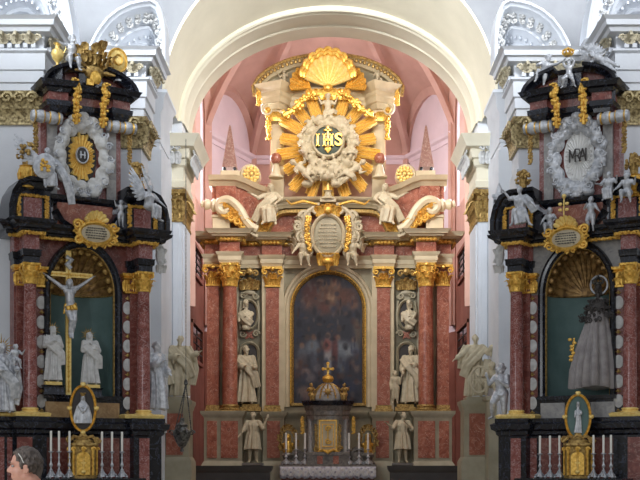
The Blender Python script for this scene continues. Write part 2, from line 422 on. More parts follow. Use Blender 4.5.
def wing(side,L,root_,ang=50,seed=0,spread=60):
    "one feathered wing: side -1 left or 1 right; feathers fan from root"
    mb=MB(); r=Vector(root_)
    for layer,(n,l0,w,dy) in enumerate(((9,1.0,.13,0),(8,.70,.12,-.03),(7,.45,.10,-.055))):
        for i in range(n):
            t=i/(n-1); a=math.radians(ang+35-(spread+35)*t); d=Vector((side*cos(a),.25,sin(a))).normalized()
            lead=Vector((side*cos(math.radians(ang+30)),.15,sin(math.radians(ang+30)))).normalized()
            st=r+lead*L*.42*(1-t)
            le=L*l0*(.75-.35*t); nn=Vector((0,1,0)); lat=d.cross(nn).normalized()
            P=[];Q=[]
            for q in range(6):
                u=q/5; wd=w*L*(.6+.5*sin(PI*min(1,u*1.1)))*(1 if u<.85 else .55); c=st+d*le*u+Vector((0,dy*L+.05*L*u*u,0))
                P.append([c-lat*wd*.5,c+Vector((0,-.012*L,0)),c+lat*wd*.5]); Q.append([c-lat*wd*.5+Vector((0,.012*L,0)),c+Vector((0,.014*L,0)),c+lat*wd*.5+Vector((0,.012*L,0))])
            b=len(mb.v); mb.grid(P); mb.grid(Q)
            for q in range(5):
                mb.f.append((b+q*3,b+q*3+3,b+18+q*3+3,b+18+q*3)); mb.f.append((b+q*3+2,b+q*3+5,b+18+q*3+5,b+18+q*3+2))
            mb.f.append((b+15,b+16,b+17,b+35,b+34,b+33)); mb.f.append((b,b+1,b+2,b+20,b+19,b+18))
    mb.cap(r,r+Vector((side*cos(math.radians(ang+30)),.15,sin(math.radians(ang+30)))).normalized()*L*.42,.05*L,.03*L,8)
    return mb
# stock poses (unit height)
def seated(sd=1):
    return J(pel=(0,.04,.33),wai=(0,.03,.43),che=(0,.0,.56),nec=(0,-.005,.65),hed=(.0,-.03,.745),sl=(-.115,0,.615),sr=(.115,0,.615),
      el=(-.2,-.05,.5),er=(.2,-.05,.52),hl=(-.27,-.12,.42),hr=(.25,-.15,.62),pl=(-.06,.02,.32),pr=(.06,.02,.32),
      kl=(-.10,-.2,.33),kr=(.09,-.2,.29),al=(-.09,-.2,.08),ar=(.13,-.16,.06),tl=(-.1,-.28,.03),tr=(.15,-.25,.02),fd=(.3*sd,-1,-.15))
def mirrorJ(j):
    d={}
    sw={'sl':'sr','sr':'sl','el':'er','er':'el','hl':'hr','hr':'hl','pl':'pr','pr':'pl','kl':'kr','kr':'kl','al':'ar','ar':'al','tl':'tr','tr':'tl'}
    for k,v in j.items(): d[sw.get(k,k)]=(-v[0],v[1],v[2])
    return d
_CACHE={}
def statue(name,label,cat,loc,h,mat,pose=None,rz=0,robe=None,mantle=None,hair='short',beard=False,child=False,wings=None,vox=None,
           seed=0,extra=None,tilt=None,group=None,parent=None,robe_amp=.19,loin=False,scale_x=1):
    j=pose or J(); vox=vox or max(.011,h*.0085)
    if parent is None: r=root(name,label,cat,loc,rz,group)
    else:
        r=bpy.data.objects.new(name,None); C.objects.link(r); r.location=loc; r.rotation_euler=(0,0,rz); r.parent=parent
    if tilt: r.rotation_euler=(tilt[0],tilt[1],rz)
    mb=MB(); g=skeleton(mb,j,h,child,hair,beard,seed=seed); 
    if parent is None: mobj('body',voxel(mb,vox,1),mat,r)
    R=MB()
    if robe=='stand':
        robe_rings(R,[g['nec']+Vector((0,0,-.02*h)),g['che'],g['wai'],g['pel'],(g['kl']+g['kr'])/2,Vector(((g['al'].x+g['ar'].x)/2,(g['al'].y+g['ar'].y)/2-.01*h,.03*h))],
          [.06*h,.128*h,.10*h,.118*h,.135*h,.165*h],[.05*h,.09*h,.085*h,.10*h,.12*h,.14*h],9,robe_amp,seed)
        for a,b,c in (('sl','el','hl'),('sr','er','hr')):
            R.cap(g[a],g[b],.052*h,.05*h); R.cap(g[b],g[b].lerp(g[c],.75),.048*h,.052*h)
            m=g[b].lerp(g[c],.5); R.cap(m,m+Vector((0,.0,-.10*h)),.036*h,.018*h)
    elif robe=='seat':
        km=(g['kl']+g['kr'])/2; am=(g['al']+g['ar'])/2
        robe_rings(R,[g['nec']+Vector((0,0,-.02*h)),g['che'],g['wai'],g['pel']+Vector((0,0,-.02*h))],[.06*h,.128*h,.10*h,.12*h],[.05*h,.09*h,.085*h,.1*h],7,robe_amp*.5,seed)
        robe_rings(R,[g['pel'],km,am+Vector((0,0,0))],[.12*h,.125*h,.115*h],[.09*h,.075*h,.07*h],7,robe_amp,seed+1)
        for a,b,c in (('sl','el','hl'),('sr','er','hr')): R.cap(g[a],g[b],.05*h,.045*h)
    elif robe=='loin':
        robe_rings(R,[g['wai']+Vector((0,0,-.03*h)),g['pel'],(g['kl']+g['kr'])/2*.45+g['pel']*.55],[.085*h,.105*h,.115*h],[.08*h,.1*h,.1*h],7,.12,seed)
    elif robe=='kilt':
        robe_rings(R,[g['nec']+Vector((0,0,-.02*h)),g['che'],g['wai'],g['pel'],(g['kl']+g['kr'])/2+Vector((0,0,-.02*h))],
          [.06*h,.125*h,.095*h,.12*h,.155*h],[.05*h,.088*h,.08*h,.10*h,.13*h],9,robe_amp,seed)
        for a,b,c in (('sl','el','hl'),('sr','er','hr')): R.cap(g[a],g[b],.05*h,.05*h)
    if mantle:
        for k,ps in enumerate(mantle): swag(R,[Vector(p)*h for p in ps],.028*h,4,.036*h,seed+k)
    if R.v and parent is None: mobj('robe' if robe in('stand','seat') else ('loincloth' if robe=='loin' else 'garment'),voxel(R,vox,1),mat,r)
    if parent is not None:
        mb.add(R.v,R.f); o=mobj(name,voxel(mb,vox,1),mat,parent); o.location=r.location; o.rotation_euler=r.rotation_euler; bpy.data.objects.remove(r); return o
    if wings:
        for sd,an in wings:
            wing(sd,.62*h,(sd*.05*h,.07*h,g['che'].z+.02*h),an).build('wing',mat,r)
    if extra: extra(r,g,h)
    return r
# ---------------------------------------------------------------- the church around the altars
fl=MB(); fl.box(-14,14,-10,50,-.3,0); struct('floor',fl,M['palestone'])
bw=MB(); bw.box(-14,14,-10.4,-10,0,7); struct('wall_back',bw,M['palestone'])
for s in (-1,1):
    bw=MB(); bw.box(-14.4,-14,-10,24.6,0,9); 
    if s>0: bw.mir()
    struct('wall_nave_'+('left' if s<0 else 'right'),bw,M['palestone'])
def mm(mb,s):
    return mb.mir() if s>0 else mb
ti=[0]
def trim(mb,m,s=-1,ang=35,label=None):
    ti[0]+=1; return struct('trim_%d'%ti[0],mm(mb,s),m,ang,label)
SN={-1:'left',1:'right'}
ZIG=[(-14,24.6),(-5.95,24.6),(-5.95,26.4),(-4.15,26.4),(-4.15,27.4),(-5.2,27.4),(-5.2,29.2)]
def shaftprof(z0,z1): return [(0,z0),(0,z1),(-.4,z1),(-.4,z0)]
for s in (-1,1):
    # nave pier (zigzag plan) with its entablature
    w=MB(); w.sweep(ZIG,shaftprof(0,10.72)); struct('wall_'+SN[s],mm(w,s),M['white'])
    e=MB()
    zz=lambda y:CZ+(HY-y)/F*24.5
    e.sweep(ZIG,[(-.1,zz(92)),(.06,zz(92)),(.06,zz(82)),(.1,zz(82)),(.1,zz(71)),(.14,zz(70)),(.14,zz(54)),(.2,zz(52)),(.2,zz(50)),(.1,zz(50)),(.12,zz(36)),(.26,zz(34)),(.3,zz(30)),(.36,zz(29)),(.38,zz(24)),(.46,zz(21)),(-.1,zz(20.5))])
    trim(e,M['white'],s)
    # dentils and carved brackets under the cornice
    d=MB()
    def along(step,f,off,lo=0,hi=len(ZIG)-1):
        for i in range(lo,hi):
            a=Vector(ZIG[i]);b=Vector(ZIG[i+1]); a=Vector((max(a.x,-8.2),a.y)); L=(b-a).length
            t=(b-a).normalized(); nr=Vector((t.y,-t.x)); k=int(L/step)
            for q in range(k+1):
                p=a+t*(q+.5)*L/(k+1)+nr*off; f(p,t,nr)
    def dent(p,t,nr):
        A=len(d.v); d.box(-.045,.045,-.05,.05,zz(49.5),zz(45)); 
        Mx=Matrix(((t.x,-nr.x,0,p.x),(t.y,-nr.y,0,p.y),(0,0,1,0),(0,0,0,1))); d.xf(Mx,A)
    along(.17,dent,.17,0,4)
    trim(d,M['white'],s)
    d=MB()
    def brk(p,t,nr):
        A=len(d.v)
        spiral(d,(0,-.05,zz(40)),.12,1.3,.04,1,0,12,(0,-1,0),(0,0,1),5); leaf(d,(0,-.02,zz(46)),(0,-1,0),.24,.2,.5)
        spiral(d,(.14,-.02,zz(40)),.08,1.3,.03,1,0,10,nseg=5); spiral(d,(-.14,-.02,zz(40)),.08,1.3,.03,-1,PI,10,nseg=5)
        Mx=Matrix(((t.x,-nr.x,0,p.x),(t.y,-nr.y,0,p.y),(0,0,1,0),(0,0,0,1))); d.xf(Mx,A)
    along(.3,brk,.2,0,4)
    trim(d,M['stuccogilt'],s)
    # gilt pier capital band
    c=MB()
    c.sweep(ZIG,[(-.1,zz(124)),(.06,zz(124)),(.06,zz(122)),(.02,zz(121)),(.03,zz(97)),(.1,zz(95)),(.14,zz(91)),(-.1,zz(91))])
    def cl(p,t,nr):
        n3=(nr.x,nr.y,0)
        leaf(c,(p.x,p.y,zz(122)),n3,.34,.3,.5); leaf(c,(p.x+t.x*.13,p.y+t.y*.13,zz(121)),n3,.6,.27,.4)
        spiral(c,(p.x+nr.x*.16,p.y+nr.y*.16,zz(99)),.12,1.4,.045,1,0,10,(t.x,t.y,0),(0,0,1),5)
    d=c; along(.27,cl,.03,0,4)
    trim(c,M['antique'],s)
    # wall rib mouldings of the pier shaft
    g=MB(); g.sweep([(-4.6,26.4),(-4.15,26.4),(-4.15,27.4)],[(.05,4.2),(.05,8.2),(-.1,8.2),(-.1,4.2)])
    trim(g,M['white'],s)
    # big carved arches springing from the pier entablature
    def arch(pts,Y0,Y1,inner,name,orn=True):
        # pts: outline pixels at the outer edge; rings shrink towards 'inner'
        n=len(pts); P=[px3(x,y,Y0+(Y1-Y0)*k/(n-1)) for k,(x,y) in enumerate(pts)]
        q0=px3(inner[0],inner[1],Y0); q1=px3(inner[0],inner[1],Y1)
        def ring(f,dy): return [p+ (Vector((px3(inner[0],inner[1],p.y).x,0,px3(inner[0],inner[1],p.y).z))-Vector((p.x,0,p.z)))*f+Vector((0,dy,0)) for p in P]
        a=MB(); rr=[ring(-.02,.5),ring(-.02,-.02),ring(.0,-.1),ring(.05,-.12),ring(.07,-.04),ring(.12,-.02),ring(.135,.1),ring(.15,.15),ring(.36,.42),ring(.37,.36),ring(.42,.36),ring(.44,.5),ring(.58,.72),ring(.6,.68),ring(.64,.7),ring(.66,.95),ring(.66,1.1)]
        a.grid(rr); trim(a,M['white'],s,30)
        if orn:
            o=MB()
            for A,i in [(ring(ff,.1+.5*ff),i_) for ff in (.2,.3) for i_ in range(n-1)]:
                st=max(1,int((A[i+1]-A[i]).length/.17))
                for q in range(st):
                    p=A[i].lerp(A[i+1],(q+.5)/st); t=(A[i+1]-A[i]).normalized(); u=t.cross(Vector((0,1,0)))
                    spiral(o,p,.08,1.4,.028,1 if (q+i)%2 else -1,q,10,t,u,5); o.ell(p+Vector((0,-.03,0)),(.035,.05,.035),6,5); o.ell(p+u*.08+t*.08,(.035,.06,.035),6,5)
            trim(o,M['stucco'],s)  # grey stucco puts shade into the colour of the arch carving
            o=MB(); A=ring(.52,.58)
            for i in range(n-1):
                st=max(1,int((A[i+1]-A[i]).length/.1))
                for q in range(st):
                    p=A[i].lerp(A[i+1],(q+.5)/st); o.box(p.x-.022,p.x+.022,p.y-.05,p.y+.03,p.z-.03,p.z+.03)
            trim(o,M['white'],s)
    arch([(96,50),(97,44),(100,37),(106,27),(114,17),(124,9),(134,4),(144,1.5),(152,1),(158,4),(162,10),(164,22),(165,36),(165,50),(165,64)],26.6,28.2,(140,56),'a') if False else None
    O1=[(89,50),(92,42),(98,31),(107,19),(118,10),(130,4),(142,1),(152,0),(158,4),(162,12),(165,24),(166,38),(166,50),(166,62)]
    arch(O1,26.3,27.6,(136,54),'a')
    O2=[(-62,22),(-56,6),(-44,-12),(-26,-30),(-5,-44),(16,-50),(38,-48),(52,-38),(61,-24),(67,-6),(71,12),(73,24),(75,40)]
    arch(O2,24.7,26.2,(8,26),'b')
    # bright reveal seen inside the carved arches
    b=MB(); b.add([px3(92,60,28.6),px3(170,60,28.6),px3(170,-6,28.6),px3(92,-6,28.6)],[(0,1,2,3)])
    # chancel arch pier: front strip and shaft
    Z3=[(-6.5,29),(-4.12,29),(-4.12,31.3),(-3.86,31.3),(-3.86,33),(-5,33)]
    z3=lambda y:CZ+(HY-y)/F*31.3
    w=MB(); w.sweep(Z3,shaftprof(0,10.75)); trim(w,M['white'],s)
    w=MB(); w.sweep([(-4.6,29),(-4.12,29),(-4.12,30.6)],[(-.1,9.5),(.02,9.5),(.03,9.62),(.03,10.2),(.1,10.3),(.12,10.55),(.2,10.65),(.2,10.72),(-.1,10.74)]); trim(w,M['white'],s)
    w=MB(); w.sweep([(-4.6,29),(-4.12,29),(-4.12,30.6)],[(-.1,2.5),(.05,2.5),(.05,9.3),(-.1,9.3)]); trim(w,M['white'],s)
    en=[(-4.5,31.3),(-3.86,31.3),(-3.86,33),(-4.7,33)]
    w=MB(); w.sweep(en,[(-.2,z3(188)),(.06,z3(188)),(.09,z3(182)),(.04,z3(180)),(.04,z3(168)),(.1,z3(166)),(.12,z3(160)),(.18,z3(159)),(.22,z3(150)),(.34,z3(149)),(.4,z3(144)),(.42,z3(143)),(.5,z3(138)),(-.2,z3(137))]); trim(w,M['cream'],s)
    w=MB()
    for i in range(3):
        a=Vector(en[i]);b_=Vector(en[i+1]); t=(b_-a).normalized(); nr=Vector((t.y,-t.x)); L=(b_-a).length
        for q in range(int(L/.16)):
            p=a+t*(q+.5)*.16+nr*.24; leaf(w,(p.x,p.y,z3(166)),(nr.x,nr.y,0),.38,.15,.45); w.ell((p.x,p.y,z3(160)),(.05,.05,.05),6,5)
            spiral(w,(p.x+nr.x*.05,p.y+nr.y*.05,z3(151)),.07,1.2,.03,1,0,8,(t.x,t.y,0),(0,0,1),5)
    trim(w,M['stucco'],s)
    w=MB(); w.sweep(en,[(-.2,z3(222)),(.04,z3(222)),(.04,z3(219)),(0,z3(218)),(.02,z3(196)),(.1,z3(194)),(.12,z3(190)),(-.2,z3(190))])
    for i in range(3):
        a=Vector(en[i]);b_=Vector(en[i+1]); t=(b_-a).normalized(); nr=Vector((t.y,-t.x)); L=(b_-a).length
        for q in range(int(L/.2)):
            p=a+t*(q+.5)*.2; leaf(w,(p.x,p.y,z3(219)),(nr.x,nr.y,0),.34,.2,.45); leaf(w,(p.x+t.x*.1,p.y+t.y*.1,z3(218)),(nr.x,nr.y,0),.6,.18,.32)
            spiral(w,(p.x+nr.x*.12,p.y+nr.y*.12,z3(196)),.08,1.2,.03,1,0,8,(t.x,t.y,0),(0,0,1),5)
    trim(w,M['goldd'],s)
    # sunk panels and rib lines on the pier shaft
    w=MB(); w.sweep([(-4.1,31.3),(-3.95,31.3)],[(.04,3.2),(.04,8.0),(-.1,8.0),(-.1,3.2)]); w.sweep([(-3.86,31.5),(-3.86,32.8)],[(.04,3.2),(.04,8.0),(-.1,8.0),(-.1,3.2)]); trim(w,M['white'],s)
    # chancel side wall: red lower zone, rose upper zone, tall window, small dark windows
    X=-4.6
    lo=MB(); lo.box(X-.3,X,33,44,0,z3(205)); struct('wall_chancel_'+SN[s],mm(lo,s),M['brick'])
    up=MB(); wy0,wy1=39.6,42.6; wz0=CZ+(HY-196)/F*41; wz1=CZ+(HY-112)/F*41
    up.box(X-.3,X,33,wy0,z3(205),16.4); up.box(X-.3,X,wy1,44,z3(205),16.4); up.box(X-.3,X,wy0,wy1,z3(205),wz0)
    n=12; r=(wy1-wy0)/2; cy=(wy0+wy1)/2
    P=[(cy-r*cos(PI*k/n),wz1+r*sin(PI*k/n)) for k in range(n+1)]
    poly=[(wy0,wz1)]+P[1:-1]+[(wy1,wz1),(wy1,16.4),(wy0,16.4)]
    m_=len(poly); up.add([(X,a,b) for a,b in poly]+[(X-.3,a,b) for a,b in poly],[tuple(range(m_)),tuple(range(m_,2*m_))]+[(i,(i+1)%m_,m_+(i+1)%m_,m_+i) for i in range(m_)])
    struct('wall_clerestory_'+SN[s],mm(up,s),M['pink'])
    g=MB(); g.box(X-.26,X-.24,wy0,wy1,wz0,wz1+r); struct('window_%d'%(1 if s<0 else 2),mm(g,s),M['win'])
    g=MB()
    for k in range(1,4): g.box(X-.24,X-.2,wy0+(wy1-wy0)*k/4-.025,wy0+(wy1-wy0)*k/4+.025,wz0,wz1+r*.8)
    for k in range(12): g.box(X-.24,X-.2,wy0,wy1,wz0+k*.33-.015,wz0+k*.33+.015)
    o=trim(g,M['lead'],s)
    # arched frame moulding around window
    g=MB(); pr=[(-.0,0),(.14,0),(.14,.08),(.0,.08)]
    pth=[(wy0,wz0)]+P+[(wy1,wz0)]
    g.sweep(pth,[(o_,c) for o_,c in pr],'face'); g.v=[(X+(-y),x,z) for x,y,z in g.v]; trim(g,M['palerose'],s)
    for (ya,yb,pya,pyb) in ((39.8,42.6,276,250),(39.8,42.8,361,328)):
        Ym=(ya+yb)/2
        za=CZ+(HY-pya)/F*Ym; zb=CZ+(HY-pyb)/F*Ym
        g=MB(); g.box(X,X+.02,ya,yb,za,zb); k=mm(g,s); wn=(3 if s<0 else 4) if pya<300 else (5 if s<0 else 6)
        struct('window_%d'%wn,k,M['glassdark'])
        g=MB(); fr=.12
        g.box(X,X+.07,ya-fr,ya,za-fr,zb+fr); g.box(X,X+.07,yb,yb+fr,za-fr,zb+fr); g.box(X,X+.09,ya-fr,yb+fr,za-fr,za); g.box(X,X+.09,ya-fr,yb+fr,zb,zb+fr)
        trim(g,M['brick'],s)
        g=MB(); g.box(X+.02,X+.04,Ym-.03,Ym+.03,za,zb)
        for q in range(1,4): g.box(X+.02,X+.04,ya,yb,za+(zb-za)*q/4-.02,za+(zb-za)*q/4+.02)
        trim(g,M['dark'],s)
# ---- apse: three facets and an umbrella vault
AP=[(-4.6,33.0),(-4.6,38.6),(-4.6,44.0),(-3.1,47.6),(3.1,47.6),(4.6,44.0),(4.6,38.6),(4.6,33.0)]
SPZ=14.0; APEX=Vector((0,41.0,18.2))
names=['',' ','']
for i in (2,3,4):
    a=Vector(AP[i]);b=Vector(AP[i+1]); w=MB(); L=(b-a).length; t=(b-a).normalized(); nr=Vector((t.y,-t.x))
    rr=L/2; n=20; pts=[(a.x,a.y,6.5),(b.x,b.y,6.5)]+[((a.x+b.x)/2+t.x*rr*cos(PI*k/n),(a.y+b.y)/2+t.y*rr*cos(PI*k/n),SPZ+min(rr,2.1)*sin(PI*k/n)) for k in range(n+1)]
    w.add(pts,[tuple(range(len(pts)))])
    w.add([(p[0]-nr.x*.3,p[1]-nr.y*.3,p[2]) for p in pts],[tuple(range(len(pts)))])
    struct(['wall_apse_left','wall_apse_back','wall_apse_right'][i-2],w,M['pink'] if i==3 else M['palerose'])
    w=MB(); w.sweep([(a.x,a.y),(b.x,b.y)],[(-.2,0),(0.02,0),(.02,6.6),(-.2,6.6)]); struct(['wall_apse_base_left','wall_apse_base_back','wall_apse_base_right'][i-2],w,M['brick'])
    w=MB(); cz=CZ+(HY-139)/F*45; w.sweep([(a.x,a.y),(b.x,b.y)],[(-.05,cz-.3),(.06,cz-.3),(.08,cz-.15),(.2,cz-.1),(.25,cz),(-.05,cz)]); trim(w,M['palerose'],-1)
v=MB()
for i in range(len(AP)-1):
    a=Vector(AP[i]);b=Vector(AP[i+1]); L=(b-a).length; t=(b-a).normalized(); rr=L/2; n=20; rise=min(rr,2.1)
    rows=[]
    for k in range(n+1):
        p=Vector(((a.x+b.x)/2-t.x*rr*cos(PI*k/n),(a.y+b.y)/2-t.y*rr*cos(PI*k/n),SPZ+rise*sin(PI*k/n)))
        row=[]
        for q in range(13):
            u=q/12; h=sin(u*PI/2); g_=1-cos(u*PI/2)
            xy=(u*.55+g_*.45); row.append((p.x+(APEX.x-p.x)*xy,p.y+(APEX.y-p.y)*xy,p.z+(APEX.z-p.z)*h))
        rows.append(row)
    v.grid(rows)
struct('ceiling_apse',v,M['pink'],60)
rb=MB()
for i in range(1,len(AP)-1):
    p=Vector((AP[i][0],AP[i][1],SPZ)); pts=[]
    for q in range(13):
        u=q/12; h=sin(u*PI/2); g_=1-cos(u*PI/2); xy=u*.55+g_*.45
        pts.append((p.x*(1-xy)+APEX.x*xy,p.y*(1-xy)+APEX.y*xy,p.z+(APEX.z-p.z)*h-.03))
    rb.tube(pts,.16,4)
trim(rb,M['pink'],-1)
for i in (2,4,1,5):
    a=Vector(AP[i]);b=Vector(AP[i+1]); L=(b-a).length; t=(b-a).normalized(); rr=L/2; n=24; rise=min(rr,2.1); rb=MB(); nr=Vector((t.y,-t.x))
    pts=[(Vector(((a.x+b.x)/2-t.x*rr*cos(PI*k/n),(a.y+b.y)/2-t.y*rr*cos(PI*k/n),SPZ+rise*sin(PI*k/n)))) for k in range(n+1)]
    pts=[Vector((a.x,a.y,6.8))]+pts+[Vector((b.x,b.y,6.8))]
    rb.tube([p+Vector((nr.x*.05,nr.y*.05,0)) for p in pts],.22,4); trim(rb,M['pink'],-1)
# ---- the wall with the chancel arch and its deep moulded soffit
SPR=10.64
def ering(Y,a,b,n=48): return [(a*-cos(PI*k/n),Y,SPR+b*sin(PI*k/n)) for k in range(n+1)]
w=MB(); n=48; e=ering(29,4.04,3.76)
pts=[(p[0],29,p[2]) for p in e]+[(14,29,SPR),(14,29,20),(-14,29,20),(-14,29,SPR)]
w.add(pts,[tuple(range(len(pts)))])
# triangulate robustly: strips from arch to top edge
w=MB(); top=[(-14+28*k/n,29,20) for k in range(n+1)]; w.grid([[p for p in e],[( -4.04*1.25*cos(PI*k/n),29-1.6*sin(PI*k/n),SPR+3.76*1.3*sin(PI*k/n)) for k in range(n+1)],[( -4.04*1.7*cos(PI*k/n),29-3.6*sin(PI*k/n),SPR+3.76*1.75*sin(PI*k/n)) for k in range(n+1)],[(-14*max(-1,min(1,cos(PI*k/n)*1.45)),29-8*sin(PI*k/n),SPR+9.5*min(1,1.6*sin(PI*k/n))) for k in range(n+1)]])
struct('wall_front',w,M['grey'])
s_=MB(); s_.grid([ering(28.98,4.06,3.78),ering(28.98,4.0,3.72),ering(29.4,3.99,3.58),ering(30.4,3.97,3.22),ering(31.2,3.95,3.0)]); trim(s_,M['cream'],-1,30,'smooth cream soffit of the chancel arch')
s_=MB(); s_.grid([ering(31.2,3.95,3.0),ering(31.2,3.87,2.92),ering(31.25,3.84,2.88),ering(31.35,3.86,2.9),ering(31.42,3.82,2.86),ering(32.1,3.81,2.84),ering(32.15,3.79,2.8),ering(32.3,3.82,2.84),ering(32.35,3.83,2.85),ering(33,3.80,2.83),ering(33.02,3.95,3.0),ering(33.02,5.2,5.6)]); trim(s_,M['cream'],-1,25)
# ---------------------------------------------------------------- the high altar (local frame: x across, -y forward, z up; back plane at Y=40)
D0=40.0; XM=(328-CX)/F*D0
def H(d,w): return d/F*(D0-w)
def V(py,w): return CZ+(HY-py)/F*(D0-w)
def mkpart(name,m,fn,par,both=True,label=None,ang=35):
    mb=MB(); fn(mb); 
    if both=='mir':
        pass
    return mb.build(name,m,par,ang,label)
RT=root('high_altar','tall cream and salmon marble high altar with paired columns in the apse','altar',(XM,D0,0))
def dbl(name,m,fn,par=RT,ang=35):
    "same piece left and right, each an object"
    out=[]
    for s in (-1,1):
        mb=MB(); fn(mb)
        if s>0: mb.mir()
        out.append(mb.build(name,m,par,ang))
    return out
# body wall
mb=MB(); R_=36; 
def archw(mb,hx,zt,ax,zs,zb,w0,w1,az=None,n=24,zbot=0):
    az=az or ax; poly=[(-hx,zbot),(-ax,zbot)] if zb<=zbot else [(-hx,zbot),(-ax,zbot)]
    P=[(-ax,zbot)]+[(-ax*cos(PI*k/n),zs+az*sin(PI*k/n)) for k in range(n+1)]+[(ax,zbot)]
    for i in range(len(P)-1):
        (xa,za),(xb,zb2)=P[i],P[i+1]
        if abs(xa-xb)<1e-6: continue
        mb.add([(xa,-w0,za),(xb,-w0,zb2),(xb,-w0,zt),(xa,-w0,zt),(xa,-w1,za),(xb,-w1,zb2),(xb,-w1,zt),(xa,-w1,zt)],[(0,1,2,3),(4,5,6,7),(0,1,5,4),(2,3,7,6)])
    mb.box(-hx,-ax,-w1,-w0,zbot,zt); mb.box(ax,hx,-w1,-w0,zbot,zt)
    if zb>zbot: mb.box(-ax,ax,-w1,-w0,zbot,zb)
archw(mb,H(112,.1),V(232,.1),H(38,.1),V(309,.1),V(407,.1),-.5,.1)
mb.box(-H(38,0),H(38,0),.28,.5,V(410,0),V(265,0))
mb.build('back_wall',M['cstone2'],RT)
# stylobate
def plan(half,closed=False):
    L=[(-x,y) for x,y in half]; return L+[(x,y) for x,y in reversed(half)]
PL=[(H(124,1.2),.5),(H(124,1.2),-1.2),(H(86,1.2),-1.2),(H(84,.7),-.55),(H(66,.6),-.55),(H(65,.6),-.75),(H(44,.6),-.75),(H(43,.3),-.3)]
def base_prof(w,y0,y1,top,bot):
    pass
plA=plan(PL)
zb=V(465,1.2)
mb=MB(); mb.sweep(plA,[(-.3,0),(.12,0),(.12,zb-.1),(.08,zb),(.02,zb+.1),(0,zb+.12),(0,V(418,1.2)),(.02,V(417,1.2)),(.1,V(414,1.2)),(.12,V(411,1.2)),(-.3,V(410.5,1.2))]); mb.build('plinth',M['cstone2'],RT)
# red panels in the pedestals
def pan(mb,d0,d1,y0,y1,w):
    mb.box(-H(d1,w),-H(d0,w),-w-.03,-w+.02,V(y1,w),V(y0,w))
dbl('pedestal_panel',M['rose'],lambda mb:pan(mb,90,107,421,458,1.2))
dbl('pedestal_panel',M['rose'],lambda mb:pan(mb,111,121,421,458,1.2))
dbl('pedestal_panel',M['rose'],lambda mb:pan(mb,48,61,421,458,.75))
dbl('pedestal_panel',M['rose'],lambda mb:mb.box(-H(124,1.1)-.03,-H(124,1.1)+.02,-.9,.1,V(458,1),V(421,1)))
# columns
cw=.85; cr=H(7.6,cw)
def colm(mb): mb.lathe(-H(98,cw),-cw,[(cr,V(405,cw)),(cr*1.01,V(370,cw)),(cr*.98,V(330,cw)),(cr*.88,V(287,cw)),(cr*.92,V(286,cw))],28)
dbl('column',M['rose'],colm)
dbl('column_base',M['goldd'],lambda mb:colbase(mb,-H(98,cw),-cw,V(413,cw),V(404.5,cw),cr))
dbl('capital',M['gold'],lambda mb:capital(mb,-H(98,cw),-cw,V(287,cw),V(264,cw),cr*.92,n=8))
# outer pilasters
dbl('pilaster',M['rose'],lambda mb:mb.box(-H(121,.6),-H(109,.6),-.6,.4,V(411,.6),V(264,.6)))
def pilcap(mb,d0,d1,w,y0,y1):
    x0,x1=-H(d1,w),-H(d0,w); z0,z1=V(y0,w),V(y1,w); Hh=z1-z0
    mb.box(x0-.04,x1+.04,-w-.04,-w+.2,z0,z0+.05); mb.box(x0-.12,x1+.12,-w-.14,-w+.25,z1-.08,z1)
    n=3
    for k in range(n):
        x=x0+(x1-x0)*(k+.5)/n; leaf(mb,(x,-w,z0+.03),(0,-1,0),Hh*.45,(x1-x0)/n,.5)
    for k in range(n-1):
        x=x0+(x1-x0)*(k+1)/n; leaf(mb,(x,-w,z0+.03),(0,-1,0),Hh*.8,(x1-x0)/n,.38)
    for sx,x in ((-1,x0),(1,x1)):
        spiral(mb,(x+sx*.03,-w-.1,z1-.17),.11,1.3,.045,-sx,PI/2,12,nseg=6); leaf(mb,(x,-w+.02,z0+.03),(sx,-.6,0),Hh*.6,.16,.4)
    mb.ell(((x0+x1)/2,-w-.16,z1-.08),.08,8,6)
dbl('pilaster_capital',M['gold'],lambda mb:pilcap(mb,109,121,.6,286,265))
dbl('pilaster_base',M['goldd'],lambda mb:(mb.box(-H(122.5,.6),-H(107.5,.6),-.68,.4,V(413,.6),V(409,.6)),mb.box(-H(121.8,.6),-H(108.2,.6),-.65,.4,V(409,.6),V(405,.6))))
# inner pilasters: cream ground with salmon panel
dbl('inner_pilaster',M['cstone'],lambda mb:mb.box(-H(66,.35),-H(44,.35),-.35,.4,V(411,.35),V(264,.35)))
dbl('inner_pilaster_panel',M['rose'],lambda mb:mb.box(-H(62,.4),-H(49,.4),-.42,-.34,V(405,.4),V(288,.4)))
dbl('inner_capital',M['gold'],lambda mb:pilcap(mb,49,62,.42,287,267))
dbl('inner_base',M['goldd'],lambda mb:(mb.box(-H(64.5,.4),-H(46.5,.4),-.52,-.3,V(413,.4),V(409,.4)),mb.box(-H(63.4,.4),-H(47.6,.4),-.48,-.3,V(409,.4),V(405.5,.4))))
# entablature
PE=[(H(124,1),.4),(H(124,1),-.62),(H(108,1),-.62),(H(108,1),-.85-cr),(H(88,1),-.85-cr),(H(88,.4),-.3),(H(67,.4),-.3),(H(66,.4),-.48),(H(46,.4),-.48),(H(45,.2),-.28)]
PEf=plan(PE); w_=.9
def ent(name,m,prof,ang=35):
    mb=MB(); mb.sweep(PEf,prof); return mb.build(name,m,RT,ang)
ent('architrave',M['cstone'],[(-.25,V(265,w_)),(.0,V(265,w_)),(.02,V(262,w_)),(.05,V(261,w_)),(.05,V(257,w_)),(.1,V(255,w_)),(.13,V(253,w_)),(-.25,V(252.8,w_))])
ent('frieze',M['rose'],[(-.25,V(252.9,w_)),(0,V(252.9,w_)),(0,V(243,w_)),(-.25,V(243,w_))])
ent('gilt_moulding',M['goldd'],[(-.25,V(243,w_)),(.05,V(243,w_)),(.12,V(240,w_)),(.16,V(238.2,w_)),(-.25,V(238.2,w_))])
